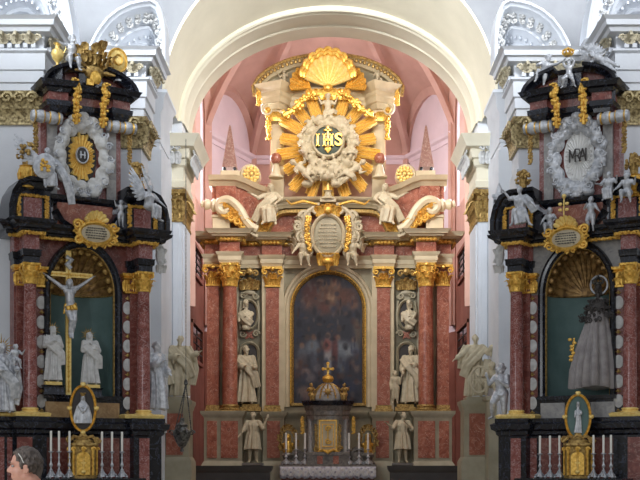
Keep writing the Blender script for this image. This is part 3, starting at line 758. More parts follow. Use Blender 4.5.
ent('cornice',M['cstone'],[(-.25,V(238.3,w_)),(.22,V(238,w_)),(.26,V(236.5,w_)),(.34,V(236,w_)),(.36,V(234.5,w_)),(.46,V(232,w_)),(-.25,V(231.5,w_))])
# small gilt leaf drops along the frieze moulding
def beads(mb):
    for i in range(len(PE)-1):
        a=Vector((-PE[i][0],PE[i][1]));b=Vector((-PE[i+1][0],PE[i+1][1])); L=(b-a).length
        if L<.2: continue
        t=(b-a)/L; nr=Vector((t.y,-t.x))
        for q in range(int(L/.12)):
            p=a+t*(q+.5)*.12+nr*.13; mb.ell((p.x,p.y,V(241,w_)),(.07,.07,.06),6,5)
def beads2(mb):
    beads(mb); mb.tube([(-x-.0,y-.1,V(241,w_)) for x,y in PE],.03,5)
dbl('gilt_beading',M['gold'],beads2)
# painting and its frames (painting hangs: a thing of its own)
mb=MB(); w=.1
def archpath(a,zs,zb,n=28): return [(-a,zb),(-a,zs-.5*(zs-zb))]+[(-a*cos(PI*k/n),zs+a*sin(PI*k/n)) for k in range(n+1)]+[(a,zs-.5*(zs-zb)),(a,zb)]
aa=H(38,w); mb.sweep(archpath(aa,V(309,w),V(407,w)),[(0,w-.1),(0,w+.08),(.05,w+.14),(.12,w+.14),(.15,w+.2),(.22,w+.22),(.25,w+.16),(.25,w-.1)],'face'); mb.build('arched_surround',M['cstone'],RT)
PT=root('altar_painting','large arched dark oil painting in a gilt frame above the tabernacle','painting',(XM,D0-.05,V(406,0)))
z0=V(406,0)
mb=MB(); mb.sweep([(x,z-z0) for x,z in archpath(H(35.6,0),V(309,0),V(405.5,0))]+[],[(-.05,.0),(-.05,.08),(-.02,.12),(.0,.11),(.02,.15),(.05,.17),(.08,.14),(.085,.0)],'face')
mb.box(-H(38,0),H(38,0),-.15,0,0,.09); fr=mb.build('picture_frame',M['goldd'],PT)
mb=MB()
for k in range(60):
    pp=archpath(H(37,0),V(309,0)-z0,.05); 
    L=[0]
    for i in range(len(pp)-1): L.append(L[-1]+math.dist(pp[i],pp[i+1]))
    d=L[-1]*(k+.5)/60; i=max(q for q in range(len(L)-1) if L[q]<=d); u=(d-L[i])/(L[i+1]-L[i])
    mb.ell((pp[i][0]*(1-u)+pp[i+1][0]*u,-.17,pp[i][1]*(1-u)+pp[i+1][1]*u),(.03,.025,.045),6,4)
mb.tube([(x,-.165,z) for x,z in archpath(H(37,0),V(309,0)-z0,.05)],.02,5); mb.build('frame_beading',M['gold'],fr)
# canvas with painted figures (colour attribute)
def painting():
    a=H(36,0); zs=V(309,0)-z0; nx,nz=110,220; zt=zs+a
    rd=random.Random(5); 
    blobs=[]  # x,z in px offsets (d, py), rx, ry, colour, strength
    def bl(d,y,rx,ry,c,s=.8,rot=0): blobs.append((d,y,rx,ry,c,s,rot))
    bl(2,292,13,12,(168,134,104),.85); bl(0,300,24,16,(120,82,66),.6); bl(-18,290,9,10,(110,58,48),.6); bl(20,296,10,9,(124,80,62),.6)
    bl(-22,303,5,6,(150,112,90),.6); bl(25,305,6,5,(150,110,84),.6); bl(-8,284,4,5,(176,138,112),.7); bl(8,285,4,5,(170,128,104),.7); bl(3,297,4,6,(196,164,130),.7); bl(-4,310,6,5,(112,66,58),.6)
    bl(0,330,30,16,(54,58,70),.6); bl(30,328,5,14,(124,110,90),.5); bl(30,345,3,22,(110,98,80),.4)
    for x,y in ((-14,338),(10,338),(26,340),(-26,346),(0,336)): bl(x,y,2.6,3.4,(150,116,96),.8); bl(x,y+9,5,8,(120,132,146),.6)
    bl(-16,348,7,8,(128,140,154),.75); bl(-14,360,4,12,(96,104,120),.6); bl(0,358,4,20,(176,180,184),.85); bl(16,350,8,9,(146,158,168),.8); bl(13,362,5,12,(112,124,138),.7); bl(24,352,5,4,(156,166,172),.6)
    bl(-1,345,5,7,(142,74,66),.7); bl(7,352,3,16,(116,52,48),.6,); bl(-26,362,6,8,(90,80,84),.6)
    for k in range(26): bl(rd.uniform(-32,32),rd.uniform(350,402),rd.uniform(1.5,5),rd.uniform(2,6),rd.choice([(120,116,124),(96,66,66),(70,84,112),(140,120,110),(56,64,92)]),.55)
    bl(-22,372,5,4,(150,130,126),.7); bl(-18,378,6,5,(140,132,136),.6); bl(-24,392,7,6,(150,128,116),.6); bl(14,388,16,10,(50,60,92),.6); bl(-2,392,10,8,(44,52,80),.6)
    for k in range(210): bl(rd.uniform(-34,34),rd.uniform(276,402),rd.uniform(.8,3.2),rd.uniform(1,4.5),rd.choice([(70,70,84),(28,30,40),(104,80,68),(50,58,84),(120,108,100),(88,52,48)]),.5)
    vs=[];cols=[];idx={}
    for j in range(nz+1):
        z=.05+(zt-.05)*j/nz; half=a if z<zs else math.sqrt(max(1e-6,a*a-(z-zs)**2))
        py=406-z*F/D0
        for i in range(nx+1):
            x=-half+2*half*i/nx; d=x*F/D0
            c=[58,58,70]
            for (bx,by,rx,ry,cc,s,ro) in blobs:
                q=((d-bx)/rx)**2+((py-by)/ry)**2
                if q<4: 
                    al=min(1,s*1.15)*math.exp(-q*q*.9); c=[c[k]*(1-al)+cc[k]*al for k in range(3)]
            vs.append((x,-.02,z)); cols.append(lin(c))
    fs=[(j*(nx+1)+i,j*(nx+1)+i+1,(j+1)*(nx+1)+i+1,(j+1)*(nx+1)+i) for j in range(nz) for i in range(nx)]
    me=bpy.data.meshes.new('canvas'); me.from_pydata(vs,[],fs); at=me.color_attributes.new('paint','FLOAT_COLOR','POINT')
    at.data.foreach_set('color',[x for c in cols for x in c])
    m,nt,b=newmat('oil_painting'); vc=nt.nodes.new('ShaderNodeVertexColor'); vc.layer_name='paint'; n=noise(nt,6,7,.7,1.5); mx=nt.nodes.new('ShaderNodeMixRGB'); mx.blend_type='OVERLAY'; mx.inputs[0].default_value=.5
    nt.links.new(vc.outputs[0],mx.inputs[1]); r=ramp(nt,n.outputs[0],[(.3,(70,70,74)),(.7,(176,170,166))]); nt.links.new(r.outputs[0],mx.inputs[2]); nt.links.new(mx.outputs[0],b.inputs['Base Color']); b.inputs['Roughness'].default_value=.4
    me.materials.append(m); o=bpy.data.objects.new('canvas',me); C.objects.link(o); o.parent=PT
    bk=MB(); bk.add([(-a,.0,.0),(a,.0,.0),(a,.0,zs),(0,.0,zs+a*.98),(-a,0,zs)],[(0,1,2,3,4)]); bk.build('backing',M['dark'],o)
painting()
# niche bays: grey-green slab, oval and arched recesses painted on as flat shade-dark panels
def bayslab(mb): mb.box(-H(88,.15),-H(67,.15),-.15,.3,V(411,.15),V(264,.15))
dbl('niche_bay',M['greenstone'],bayslab)
def bayfr(mb):
    w=.15; xc=-H(78.5,w)
    ringface(mb,xc,V(315,w),H(7.2,w),H(13,w),[(0,w-.02),(0,w+.06),(.05,w+.12),(.09,w+.06),(.09,w-.02)],28)
    a=H(7.6,w); zs=V(352,w); P=[(xc-a,V(404,w)),(xc-a,V(376,w))]+[(xc-a*cos(PI*k/16),zs+a*sin(PI*k/16)) for k in range(17)]+[(xc+a,V(376,w)),(xc+a,V(404,w))]
    mb.sweep(P,[(0,w-.02),(0,w+.06),(.06,w+.12),(.1,w+.05),(.1,w-.02)],'face')
    for sx in (-1,1):
        spiral(mb,(xc+sx*.22,-w-.06,V(334,w)),.12,1.4,.04,sx,0,14,nseg=6); spiral(mb,(xc+sx*.2,-w-.06,V(296,w)),.12,1.4,.04,-sx,0,14,nseg=6)
        mb.tube([(xc+sx*.3,-w-.05,V(330,w)),(xc+sx*.33,-w-.05,V(315,w)),(xc+sx*.28,-w-.05,V(301,w))],.035,6)
    leaf(mb,(xc,-w,V(300,w)),(0,-1,0),.3,.3,.4); mb.ell((xc,-w-.05,V(293,w)),(.2,.08,.09),8,6)
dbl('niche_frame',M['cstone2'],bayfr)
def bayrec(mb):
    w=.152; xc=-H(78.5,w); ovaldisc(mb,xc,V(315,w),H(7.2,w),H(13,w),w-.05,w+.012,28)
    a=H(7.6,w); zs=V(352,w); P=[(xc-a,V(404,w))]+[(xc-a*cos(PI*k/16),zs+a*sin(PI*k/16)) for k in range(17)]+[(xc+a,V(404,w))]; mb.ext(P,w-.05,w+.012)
dbl('niche_recess',M['dark'],bayrec)  # flat panel, recess shade put into its dark colour
def loz(mb):
    w=.15; xc=-H(78.5,w); zc=V(335,w); mb.ext([(xc-.14,zc-.14),(xc,zc-.08),(xc+.14,zc-.14),(xc+.08,zc),(xc+.14,zc+.14),(xc,zc+.08),(xc-.14,zc+.14),(xc-.08,zc)],w,w+.05)
dbl('red_inlay',M['rose'],loz)
dbl('niche_ledge',M['goldd'],lambda mb:(mb.box(-H(88,.5),-H(67,.5),-.55,-.1,V(411,.5),V(407,.5)),mb.box(-H(86,.5),-H(69,.5),-.48,-.1,V(407,.5),V(404,.5))))
def bayorn(mb):
    w=.25; xc=-H(78.5,w)
    for k in range(5): leaf(mb,(xc+(k-2)*.13,-w,V(290,w)),(.2*(k-2),-1,0),.5-.06*abs(k-2),.16,.4)
    spiral(mb,(xc-.2,-w-.1,V(274,w)),.12,1.3,.045,1,0,12); spiral(mb,(xc+.2,-w-.1,V(274,w)),.12,1.3,.045,-1,PI,12); mb.ell((xc,-w-.1,V(272,w)),(.13,.1,.13),8,6)
dbl('gilt_bay_ornament',M['goldd'],bayorn)
# ---- pediments over the column pairs: S scrolls
def scrollped(mb):
    for w,wd in ((1.15,.12),(.55,.12)):
        pts=[];rad=[]
        ctrl=[(70,231),(76,228),(82,221),(87,212),(93,205),(100,201),(107,203),(109,209),(104,213),(99,210),(100,206)]
        n=len(ctrl)
        P=[Vector((-H(d,1),-w,V(y,1))) for d,y in ctrl]
        # smooth by catmull
        for i in range(n-1):
            p0=P[max(i-1,0)];p1=P[i];p2=P[i+1];p3=P[min(i+2,n-1)]
            for q in range(5):
                t=q/5; pts.append(.5*((2*p1)+(p2-p0)*t+(2*p0-5*p1+4*p2-p3)*t*t+(3*p1-p0-3*p2+p3)*t**3)); rad.append(.15*(1-.55*max(0,(i+t-6)/4)))
        mb.tube(pts,rad,8); mb.tube([p_+Vector((0,.02,-.2)) for p_ in pts[:34]],[.07]*34,6)
    # web between the two bands
    ctrl=[(70,231),(76,228),(82,221),(87,212),(93,205),(100,201),(106,203)]
    mb.grid([[(-H(d,1),-1.2,V(y,1)) for d,y in ctrl],[(-H(d,1),-.5,V(y,1)) for d,y in ctrl]])
    mb.grid([[(-H(d,1),-1.12,V(y+4,1)) for d,y in ctrl],[(-H(d,1),-.55,V(y+4,1)) for d,y in ctrl]])
dbl('scroll_pediment',M['cstone'],scrollped)
def roll(mb):
    # turned bulb-shaped roll running outward from the volute
    x0=-H(104,1.0); 
    prof=[(.02,0),(.17,.02),(.2,.1),(.12,.18),(.2,.26),(.22,.36),(.13,.44),(.17,.52),(.18,.6),(.1,.68),(.12,.74),(.02,.78)]
    A=len(mb.v); mb.lathe(0,0,prof,16); mb.xf(Matrix.Translation((x0,-.95,V(206,1)))@Matrix.Rotation(-PI/2+.1,4,'Y'),A)
dbl('turned_roll',M['cstone'],roll)
def peddie(mb): mb.box(-H(115,.9),-H(98,.9),-1.0,.1,V(232,.9),V(215,.9)); mb.box(-H(116,.9),-H(97,.9),-1.05,.1,V(218,.9),V(216,.9))
dbl('pedestal_block',M['cstone'],peddie)
def pedgold(mb):
    w=1.05
    for k in range(6):
        t=k/5; d=80+24*t; y=230-16*t
        leaf(mb,(-H(d,w),-w-.05,V(y+2,w)),(-.6,-1,0),.5,.34,.5)
    for k in range(4): spiral(mb,(-H(84+6*k,w),-w-.12,V(226-4*k,w)),.13,1.4,.045,1,k,12)
dbl('gilt_acanthus',M['gold'],pedgold)
# ---- attic storey behind the pediments
def attic(mb): mb.box(-H(116,.5),-H(60,.5),-.5,.4,V(232,.5),V(184,.5))
dbl('attic_wall',M['rose'],attic)
def atticcor(mb):
    path=[(-H(119,.6),V(184,.6)),(-H(93,.6),V(184,.6)),(-H(84,.6),V(187,.6)),(-H(74,.6),V(192,.6)),(-H(60,.6),V(197,.6))]
    mb.sweep(path,[(-.06,-.4),(-.06,.58),(.0,.62),(.03,.66),(.08,.68),(.1,.8),(.16,.84),(.24,.9),(.24,-.4)],'face')
    mb.box(-H(107,.6),-H(88,.6),-.75,-.1,V(177,.6),V(171.5,.6))
dbl('attic_cornice',M['cstone'],atticcor)
def atticp(mb):
    mb.box(-H(112,.6),-H(92,.6),-.62,-.1,V(206,.6),V(186,.6))
dbl('attic_pier',M['rose'],atticp)
for s,nm in ((-1,'left'),(1,'right')):
    r=root('obelisk','slender rose marble obelisk on the %s shoulder of the high altar'%nm,'obelisk',(XM+s*H(98,.45),D0-.45,V(171.5,.45)),0,'obelisks on the high altar')
    mb=MB(); a=.24; hh=V(124,.45)-V(169,.45); mb.add([(-a,-a,.1),(a,-a,.1),(a,a,.1),(-a,a,.1),(-.03,-.03,hh),(.03,-.03,hh),(.03,.03,hh),(-.03,.03,hh),(0,0,hh+.06)],[(0,1,5,4),(1,2,6,5),(2,3,7,6),(3,0,4,7),(0,1,2,3),(4,5,8),(5,6,8),(6,7,8),(7,4,8)]); mb.build('obelisk_shaft',M['palemarble'],r)
    mb=MB(); [mb.ell((x,y,.05),.06,8,6) for x in (-.17,.17) for y in (-.17,.17)]; mb.build('ball_foot',M['black'],r)
# white scroll discs with gilt rosettes
def rosd(mb):
    x=-H(78,.7); z=V(174,.7); A=len(mb.v); mb.lathe(0,0,[(.02,-.0),(.3,0),(.34,.04),(.34,.5),(.3,.55),(.02,.55)],28); mb.xf(Matrix.Translation((x,-.15,z))@Matrix.Rotation(PI/2,4,'X'),A)
dbl('scroll_disc',M['cstone'],rosd)
def rosg(mb):
    x=-H(76.6,.75); z=V(174,.75)
    for q,(r,m_) in enumerate(((.23,12),(.14,8))):
        for k in range(m_):
            a=2*PI*k/m_; mb.ell((x+r*cos(a),-.74-.02*q,z+r*sin(a)),(.06,.05,.06),6,5)
    mb.ell((x,-.78,z),.07,8,6)
dbl('gilt_rosette',M['goldw'],rosg)
# ---- central curved pediment
mb=MB(); w=.5
half=[(72,233),(68,229),(65,222),(60,213),(53,206.5),(44,204),(20,203.5)]
path=[(-H(d,w),V(y,w)) for d,y in half]+[(H(d,w),V(y,w)) for d,y in reversed(half)]
mb.sweep(path,[(-.16,-.2),(-.16,.62),(-.1,.66),(-.06,.72),(.0,.74),(.02,.82),(.1,.9),(.14,.92),(.14,-.2)],'face'); mb.build('curved_pediment',M['cstone'],RT)
mb=MB(); mb.sweep(path,[(-.34,-.1),(-.34,.5),(-.3,.56),(-.2,.56),(-.16,.5),(-.16,-.1)],'face'); mb.build('gilt_moulding',M['goldd'],RT)
mb=MB(); mb.ext([(-H(66,w),V(232,w)),(-H(63,w),V(222,w)),(-H(57,w),V(212,w)),(-H(45,w),V(208,w)),(H(45,w),V(208,w)),(H(57,w),V(212,w)),(H(63,w),V(222,w)),(H(66,w),V(232,w))],-.2,.3); mb.build('pediment_field',M['rose'],RT)
def pedleaf(mb):
    for k in range(5):
        t=k/4; d=66-10*t; y=229-16*t
        leaf(mb,(-H(d,.8),-.72,V(y+5,.8)),(.5,-1,0),.42,.3,.45); spiral(mb,(-H(d-3,.8),-.78,V(y,.8)),.1,1.4,.035,1,k,10)
dbl('gilt_acanthus',M['gold'],pedleaf)
# ---- upper storey
mb=MB(); mb.box(-H(58,.1),H(58,.1),-.1,.4,V(204,.1),V(86,.1)); mb.build('upper_wall',M['pink'],RT)
dbl('upper_pilaster',M['cstone'],lambda mb:(mb.box(-H(57,.3),-H(44,.3),-.3,.2,V(204,.3),V(108,.3)),mb.box(-H(55,.36),-H(46,.36),-.36,-.28,V(165,.3),V(112,.3))))
def drops(mb):
    for d,w in ((59.5,.35),):
        garland(mb,[(-H(d,w),-w,V(104,w)),(-H(d,w),-w,V(140,w))],.09,3)
    garland(mb,[(-H(69,.6),-.7,V(92,.6)),(-H(69,.6),-.7,V(107,.6))],.08,4)
dbl('gilt_drop',M['gold'],drops)
PU=[(H(62,.6),.3),(H(68,.6),-.1),(H(66,.6),-.62),(H(48,.6),-.95),(H(40,.6),-.55),(H(38,.6),-.2)]
PUf=plan(PU); w=.6
mb=MB(); mb.sweep(PUf,[(-.2,V(110,w)),(-.1,V(110,w)),(-.06,V(105,w)),(0,V(104,w)),(0,V(99,w)),(.05,V(97,w)),(.05,V(94,w)),(.15,V(92,w)),(.2,V(89,w)),(.26,V(86,w)),(-.2,V(85.5,w))]); mb.build('upper_entablature',M['cstone'],RT)
mb=MB(); w=.3
half=[(69,97),(70,91),(66,84),(58,77),(47,71),(34,66),(18,63),(0,62)]
path=[(-H(d,w),V(y,w)) for d,y in half]+[(H(d,w),V(y,w)) for d,y in reversed(half[:-1])]
mb.sweep(path,[(-.1,-.1),(-.1,.5),(.02,.6),(.1,.6),(.1,-.1)],'face'); mb.build('crowning_arch',M['cstone'],RT)
mb=MB(); mb.sweep(path,[(.1,.4),(.1,.66),(.16,.7),(.2,.66),(.2,.4)],'face')
for i in range(len(path)-1):
    a=Vector(path[i]);b=Vector(path[i+1]); L=(b-a).length
    for q in range(int(L/.16)+1):
        p=a.lerp(b,(q+.5)/(int(L/.16)+1)); mb.ell((p.x,-.72,p.y),(.06,.05,.07),6,5)
mb.build('gilt_edge',M['goldd'],RT)
mb=MB(); mb.ext([(-H(66,.2),V(88,.2)),(-H(57,.2),V(79,.2)),(-H(34,.2),V(68,.2)),(0,V(64,.2)),(H(34,.2),V(68,.2)),(H(57,.2),V(79,.2)),(H(66,.2),V(88,.2))],-.1,.25); mb.build('gable_field',M['cstone2'],RT)
# volutes under the upper entablature
def upvol(mb): spiral(mb,(-H(60,.6),-.75,V(111,.6)),.2,1.5,.06,1,PI/2,18); mb.box(-H(59,.5),-H(45,.5),-.6,-.2,V(114,.5),V(108,.5))
dbl('volute',M['cstone'],upvol)
def upvg(mb): mb.ell((-H(60,.7),-.82,V(111,.7)),.1,8,6); leaf(mb,(-H(53,.7),-.6,V(120,.7)),(0,-1,0),.35,.3,.5)
dbl('gilt_boss',M['gold'],upvg)
# crowning shell
SH=root('shell_crest','gilt scallop shell crowning the top of the high altar','shell',(XM,D0-.75,V(88,.75)))
z0=V(88,.75)
mb=MB(); shell(mb,0,0,H(26.5,.8),.12,9,.06*PI,.94*PI,.14,.32,1.0); mb.xf(Matrix.Diagonal((1,1,1.2,1))); mb.build('fan',M['goldw'],SH)
for s in (-1,1):
    mb=MB(); shell(mb,0,0,H(20,.8),.06,5,-.08*PI,.42*PI,.14,.25); mb.xf(Matrix.Translation((H(17,.8),.05,-.0))); 
    if s<0: mb.mir()
    mb.build('side_lobe',M['gold'],SH)
mb=MB()
for q in (0,1): mb.tube([((H(26.5,.8)-.09*q)*(1+.05*abs(sin(PI*9*k/90)))*cos(PI*(.06+.88*k/90)),-.52+.03*q,(H(26.5,.8)-.09*q)*1.2*(1+.07*abs(sin(PI*9*k/90)))*sin(PI*(.06+.88*k/90))) for k in range(91)],[.055+.03*abs(sin(PI*9*k/90)) for k in range(91)],6)
mb.build('scalloped_rim',M['gold'],SH)
mb=MB()
for k in range(7): leaf(mb,((k-3)*.2,-.2,-.45),(0,-1,0),.42,.2,.45)
mb.ell((0,-.3,-.08),(.16,.12,.13),10,6); mb.tube([(-.6,-.2,-.3),(0,-.2,-.25),(.6,-.2,-.3)],.05,6)
mb.build('gilt_leaves',M['gold'],SH)
# ---- the glory
GL=root('sunburst_glory','golden sunburst glory around a cloud wreath with the green IHS disc','sunburst',(XM,D0-.5,V(145,.5)))
rd=random.Random(11)
def gx(d): return H(d,.8)
zc=V(145,.8)-V(145,.5)
def ray(a,r0,r1,wd,w,n=3):
    mb=MB(); d=Vector((cos(a),0,sin(a))); t=Vector((-sin(a),0,cos(a)))
    for k in range(n):
        o=(k-(n-1)/2)*wd*1.3; L=r1-(abs(k-(n-1)/2)*.10+rd.uniform(0,.10))*(r1-r0)*.6
        ws=wd*.46; we=wd*.52
        vs=[]
        for rr,hw,dp in ((r0,ws,.05),(L,we,.09)):
            c=d*rr+t*o*.78
            vs+=[c-t*hw+Vector((0,-w+.03,0)),c+Vector((0,-w-dp,0)),c+t*hw+Vector((0,-w+.03,0)),c+Vector((0,-w+.08,0))]
        vs=[(v.x,v.y,v.z+zc) for v in vs]
        mb.add(vs,[(0,1,5,4),(1,2,6,5),(2,3,7,6),(3,0,4,7),(0,1,2,3),(4,5,6,7)])
    mb.build('ray',M['goldw'],GL)
for k in range(18):
    a=2*PI*(k+.5)/18; dg=math.degrees(a)
    lower=200<dg<340
    if 228<dg<312 and k%2: pass
    rx,ry=H(56,.8),H(64,.8)
    R1=1/math.sqrt((cos(a)/rx)**2+(sin(a)/ry)**2)
    if 60<dg<120: R1*=.88
    R1*=(1.0 if k%2 else .9)
    ray(a,H(26,.8),R1,.095,.16+.05*(k%2),4)
# cloud wreath
mb=MB(); rd=random.Random(3)
for k in range(120):
    a=rd.uniform(0,2*PI); rr=rd.uniform(17.5,28); ex=1.0 if sin(a)>-.2 else 1.12
    mb.ell((gx(rr)*cos(a)*1.0,-.35-rd.uniform(0,.18),zc+gx(rr)*sin(a)*ex),(rd.uniform(.09,.2),.18,rd.uniform(.08,.15)),8,6)
for k in range(20): mb.ell((rd.uniform(-1,1)*gx(22),-.4,zc-gx(rd.uniform(28,40))),(.2,.2,.13),8,6)
mobj('cloud_wreath',voxel(mb,.035,1),M['statue'],GL)
# blobs of gold foliage at upper diagonals
for s in (-1,1):
    mb=MB(); garland(mb,[(s*gx(14),-.55,zc+gx(50)),(s*gx(24),-.6,zc+gx(43)),(s*gx(33),-.6,zc+gx(33)),(s*gx(44),-.55,zc+gx(27))],.15,5+s); mb.build('gilt_garland',M['gold'],GL)
mb=MB(); ovaldisc(mb,0,zc+.08,gx(14),gx(14.5),.3,.52,40,.04); disc=mb.build('disc',M['green'],GL)
mb=MB(); ringface(mb,0,zc+.08,gx(14),gx(14.5),[(0,.4),(0,.58),(.06,.62),(.1,.55),(.1,.4)],40); mb.build('disc_rim',M['statue'],GL)
# IHS lettering
mb=MB(); z0=zc+.08
def ltr(x0,x1,a,b): mb.box(x0,x1,-.64,-.5,z0+a,z0+b)
for xa in (-.33,): 
    ltr(xa-.03,xa+.03,-.2,.2); ltr(xa-.06,xa+.06,.17,.2); ltr(xa-.06,xa+.06,-.2,-.17)
for xa in (-.12,.12): ltr(xa-.03,xa+.03,-.2,.2); ltr(xa-.06,xa+.06,.17,.2); ltr(xa-.06,xa+.06,-.2,-.17)
ltr(-.12,.12,-.02,.03)
mb.build('letter_H' if False else 'lettering',M['gold'],disc)
me=textmesh('S',.56,.05,bold=.012,sx=1.0); o=mobj('lettering',me,M['gold'],disc); o.location=(.34,-.58,z0)
mb=MB(); mb.box(-.03,.03,-.64,-.5,z0+.0,z0+.44); mb.box(-.1,.1,-.64,-.5,z0+.30,z0+.35); [mb.ell(p,.04,8,6) for p in ((0,-.57,z0+.45),(-.11,-.57,z0+.325),(.11,-.57,z0+.325))]
mb.build('cross',M['gold'],disc)
mb=MB(); mb.ell((-.05,-.57,z0-.27),(.07,.05,.07),8,6); mb.ell((.05,-.57,z0-.27),(.07,.05,.07),8,6); mb.add([(-.11,-.62,z0-.28),(.11,-.62,z0-.28),(0,-.6,z0-.42),(-.11,-.52,z0-.28),(.11,-.52,z0-.28),(0,-.52,z0-.42)],[(0,1,2),(3,4,5),(0,1,4,3),(1,2,5,4),(2,0,3,5)]); mb.cap((0,-.57,z0-.2),(0,-.57,z0-.05),.02,.03,6)
mb.build('heart',M['gold'],disc)
# cherubs of the wreath (children of the glory)
kidA=J(hl=(-.26,-.08,.86),el=(-.2,-.03,.74),hr=(.26,-.08,.84),er=(.2,-.03,.72),hed=(0,-.03,.95),nec=(0,0,.84),kl=(-.09,-.1,.33),kr=(.09,-.06,.3),al=(-.1,-.02,.12),ar=(.1,.02,.1),tl=(-.11,-.09,.07),tr=(.13,-.07,.06))
kidB=J(hl=(-.2,-.2,.66),el=(-.19,-.08,.66),hr=(.28,-.1,.78),er=(.21,-.04,.7),hed=(.0,-.03,.95),kl=(-.09,-.18,.42),kr=(.09,-.12,.38),al=(-.1,-.1,.2),ar=(.12,-.05,.15),tl=(-.11,-.18,.15),tr=(.15,-.14,.12))
cher=[(0,111,.95,0,0),(-21,128,.8,.5,.3),(21,128,.8,-.5,-.3),(-24,150,.85,-.4,.5),(24,150,.85,.4,-.5),(-22,172,1.0,-.9,0),(22,172,1.0,.9,0),(-8,170,.8,.3,0),(9,168,.8,-.3,0)]
for i,(d,y,h,ty,rz) in enumerate(cher):
    p=Vector((H(d,1.1),-.52,V(y,1.1)-V(145,.5))); h*=1.12
    o=statue('cherub','','',(p.x,p.y,p.z-h*.5*cos(ty)),h,M['statue'],kidA if i%2==0 else kidB,rz,child=True,parent=GL,vox=.022,seed=i,mantle=[[(-.15,-.1,.45),(0,-.14,.42),(.16,-.1,.5),(.28,0,.46)]])
    o.rotation_euler=(0,ty,rz); o.location=(p.x-sin(ty)*h*.5,p.y,p.z-h*.5*cos(ty))
# little cross stand under the glory
r=root('cross_finial','small pale gilt cross on a scrolled foot above the big cartouche','cross',(XM,D0-.75,V(203,.75)))
mb=MB(); zz0=0; mb.box(-.26,.26,-.2,.2,0,.1); mb.lathe(0,0,[(.3,.1),(.22,.18),(.12,.24),(.1,.34),(.16,.4)],14); mb.build('foot',M['statue'],r)
mb=MB(); mb.box(-.035,.035,-.03,.03,.4,.92); mb.box(-.15,.15,-.03,.03,.68,.75); [mb.ell(p,.05,8,6) for p in ((0,0,.94),(-.16,0,.715),(.16,0,.715))]; mb.build('cross',M['goldw'],r)
# pink globes on cones
for s,nm in ((-1,'left'),(1,'right')):
    r=root('marble_globe','rose marble ball on a tapering stand %s of the sunburst'%nm,'globe',(XM+s*H(52,.9),D0-.9,V(178,.9)),0,'marble globes beside the sunburst')
    mb=MB(); mb.lathe(0,0,[(.24,0),(.24,.06),(.17,.1),(.09,.42),(.11,.45)],16); mb.build('stand',M['cstone'],r)
    mb=MB(); mb.ell((0,0,.45+H(5.6,.9)),H(5.8,.9),20,14); mb.build('ball',M['rose'],r)
# ---- cartouche
CA=root('cartouche','large oval inscription cartouche with gilt scroll frame above the painting','cartouche',(XM,D0-.5,V(238,.5)))
mb=MB(); ovaldisc(mb,0,0,H(14,.9),H(18.5,.9),.1,.42,40,.05); tb=mb.build('tablet',M['cstone2'],CA)
rd=random.Random(2)
mb=MB()
for k in range(7):
    z=.36-k*.12; hw=.30*math.sqrt(max(.1,1-(z/.55)**2)); x=-hw
    while x<hw:
        l=rd.uniform(.03,.07); mb.box(x,x+l,-.49,-.44,z-.012,z+.012); x+=l+.03
mb.build('inscription',M['cstone'],tb)
mb=MB(); ringface(mb,0,0,H(14.5,.9),H(19,.9),[(-.02,.35),(0,.48),(.05,.53),(.1,.5),(.12,.35)],40); mb.build('tablet_rim',M['cstone'],CA)
for s in (-1,1):
    mb=MB(); 
    for (x,z,r_,dr,a0) in ((.75,.62,.2,1,0),(.8,-.05,.22,-1,1),(.72,-.55,.2,1,2),(.35,.85,.18,-1,2),(1.0,.3,.16,1,1)): spiral(mb,(x,-.4,z),r_,1.6,.065,dr,a0,20)
    mb.tube([(.45,-.4,.95),(.72,-.42,.72),(.8,-.42,.35),(.72,-.4,0),(.85,-.4,-.3),(.6,-.4,-.72)],[.07,.09,.08,.07,.09,.05],7)
    for k in range(5): leaf(mb,(.95+.05*k,-.3,.35-.22*k),(.9,-.5,0),.35,.2,.5)
    mb.ell((.78,-.3,.2),(.25,.14,.5),10,8)
    if s<0: mb.mir()
    mb.build('scroll_frame',M['statue'],CA)
    mb=MB(); garland(mb,[(.62,-.56,.6),(.68,-.6,.2),(.66,-.58,-.2),(.55,-.55,-.55)],.09,3)
    mb.tube([(.35,-.5,1.0),(.8,-.55,1.1),(1.2,-.5,1.0),(1.35,-.45,1.15)],[.04,.05,.04,.02],6)
    if s<0: mb.mir()
    mb.build('gilt_garland',M['gold'],CA)
mb=MB()
for k in range(5): leaf(mb,((k-2)*.16,-.45,.62),((k-2)*.2,-1,0),.5-.05*abs(k-2),.2,.4)
mb.ell((0,-.6,.8),(.14,.1,.14),10,8); mb.build('gilt_mask',M['gold'],CA); mb=MB()
for k in range(5): leaf(mb,((k-2)*.13,-.42,-.98),((k-2)*.2,-1,0),.5,.18,.4)
mb.build('gilt_crest',M['gold'],CA) if 0 else None
mb.ell((0,-.55,-.85),(.2,.12,.12),10,8); mb.cap((0,-.5,-.9),(0,-.5,-1.15),.14,.03,8); mb.build('gilt_pendant',M['gold'],CA)
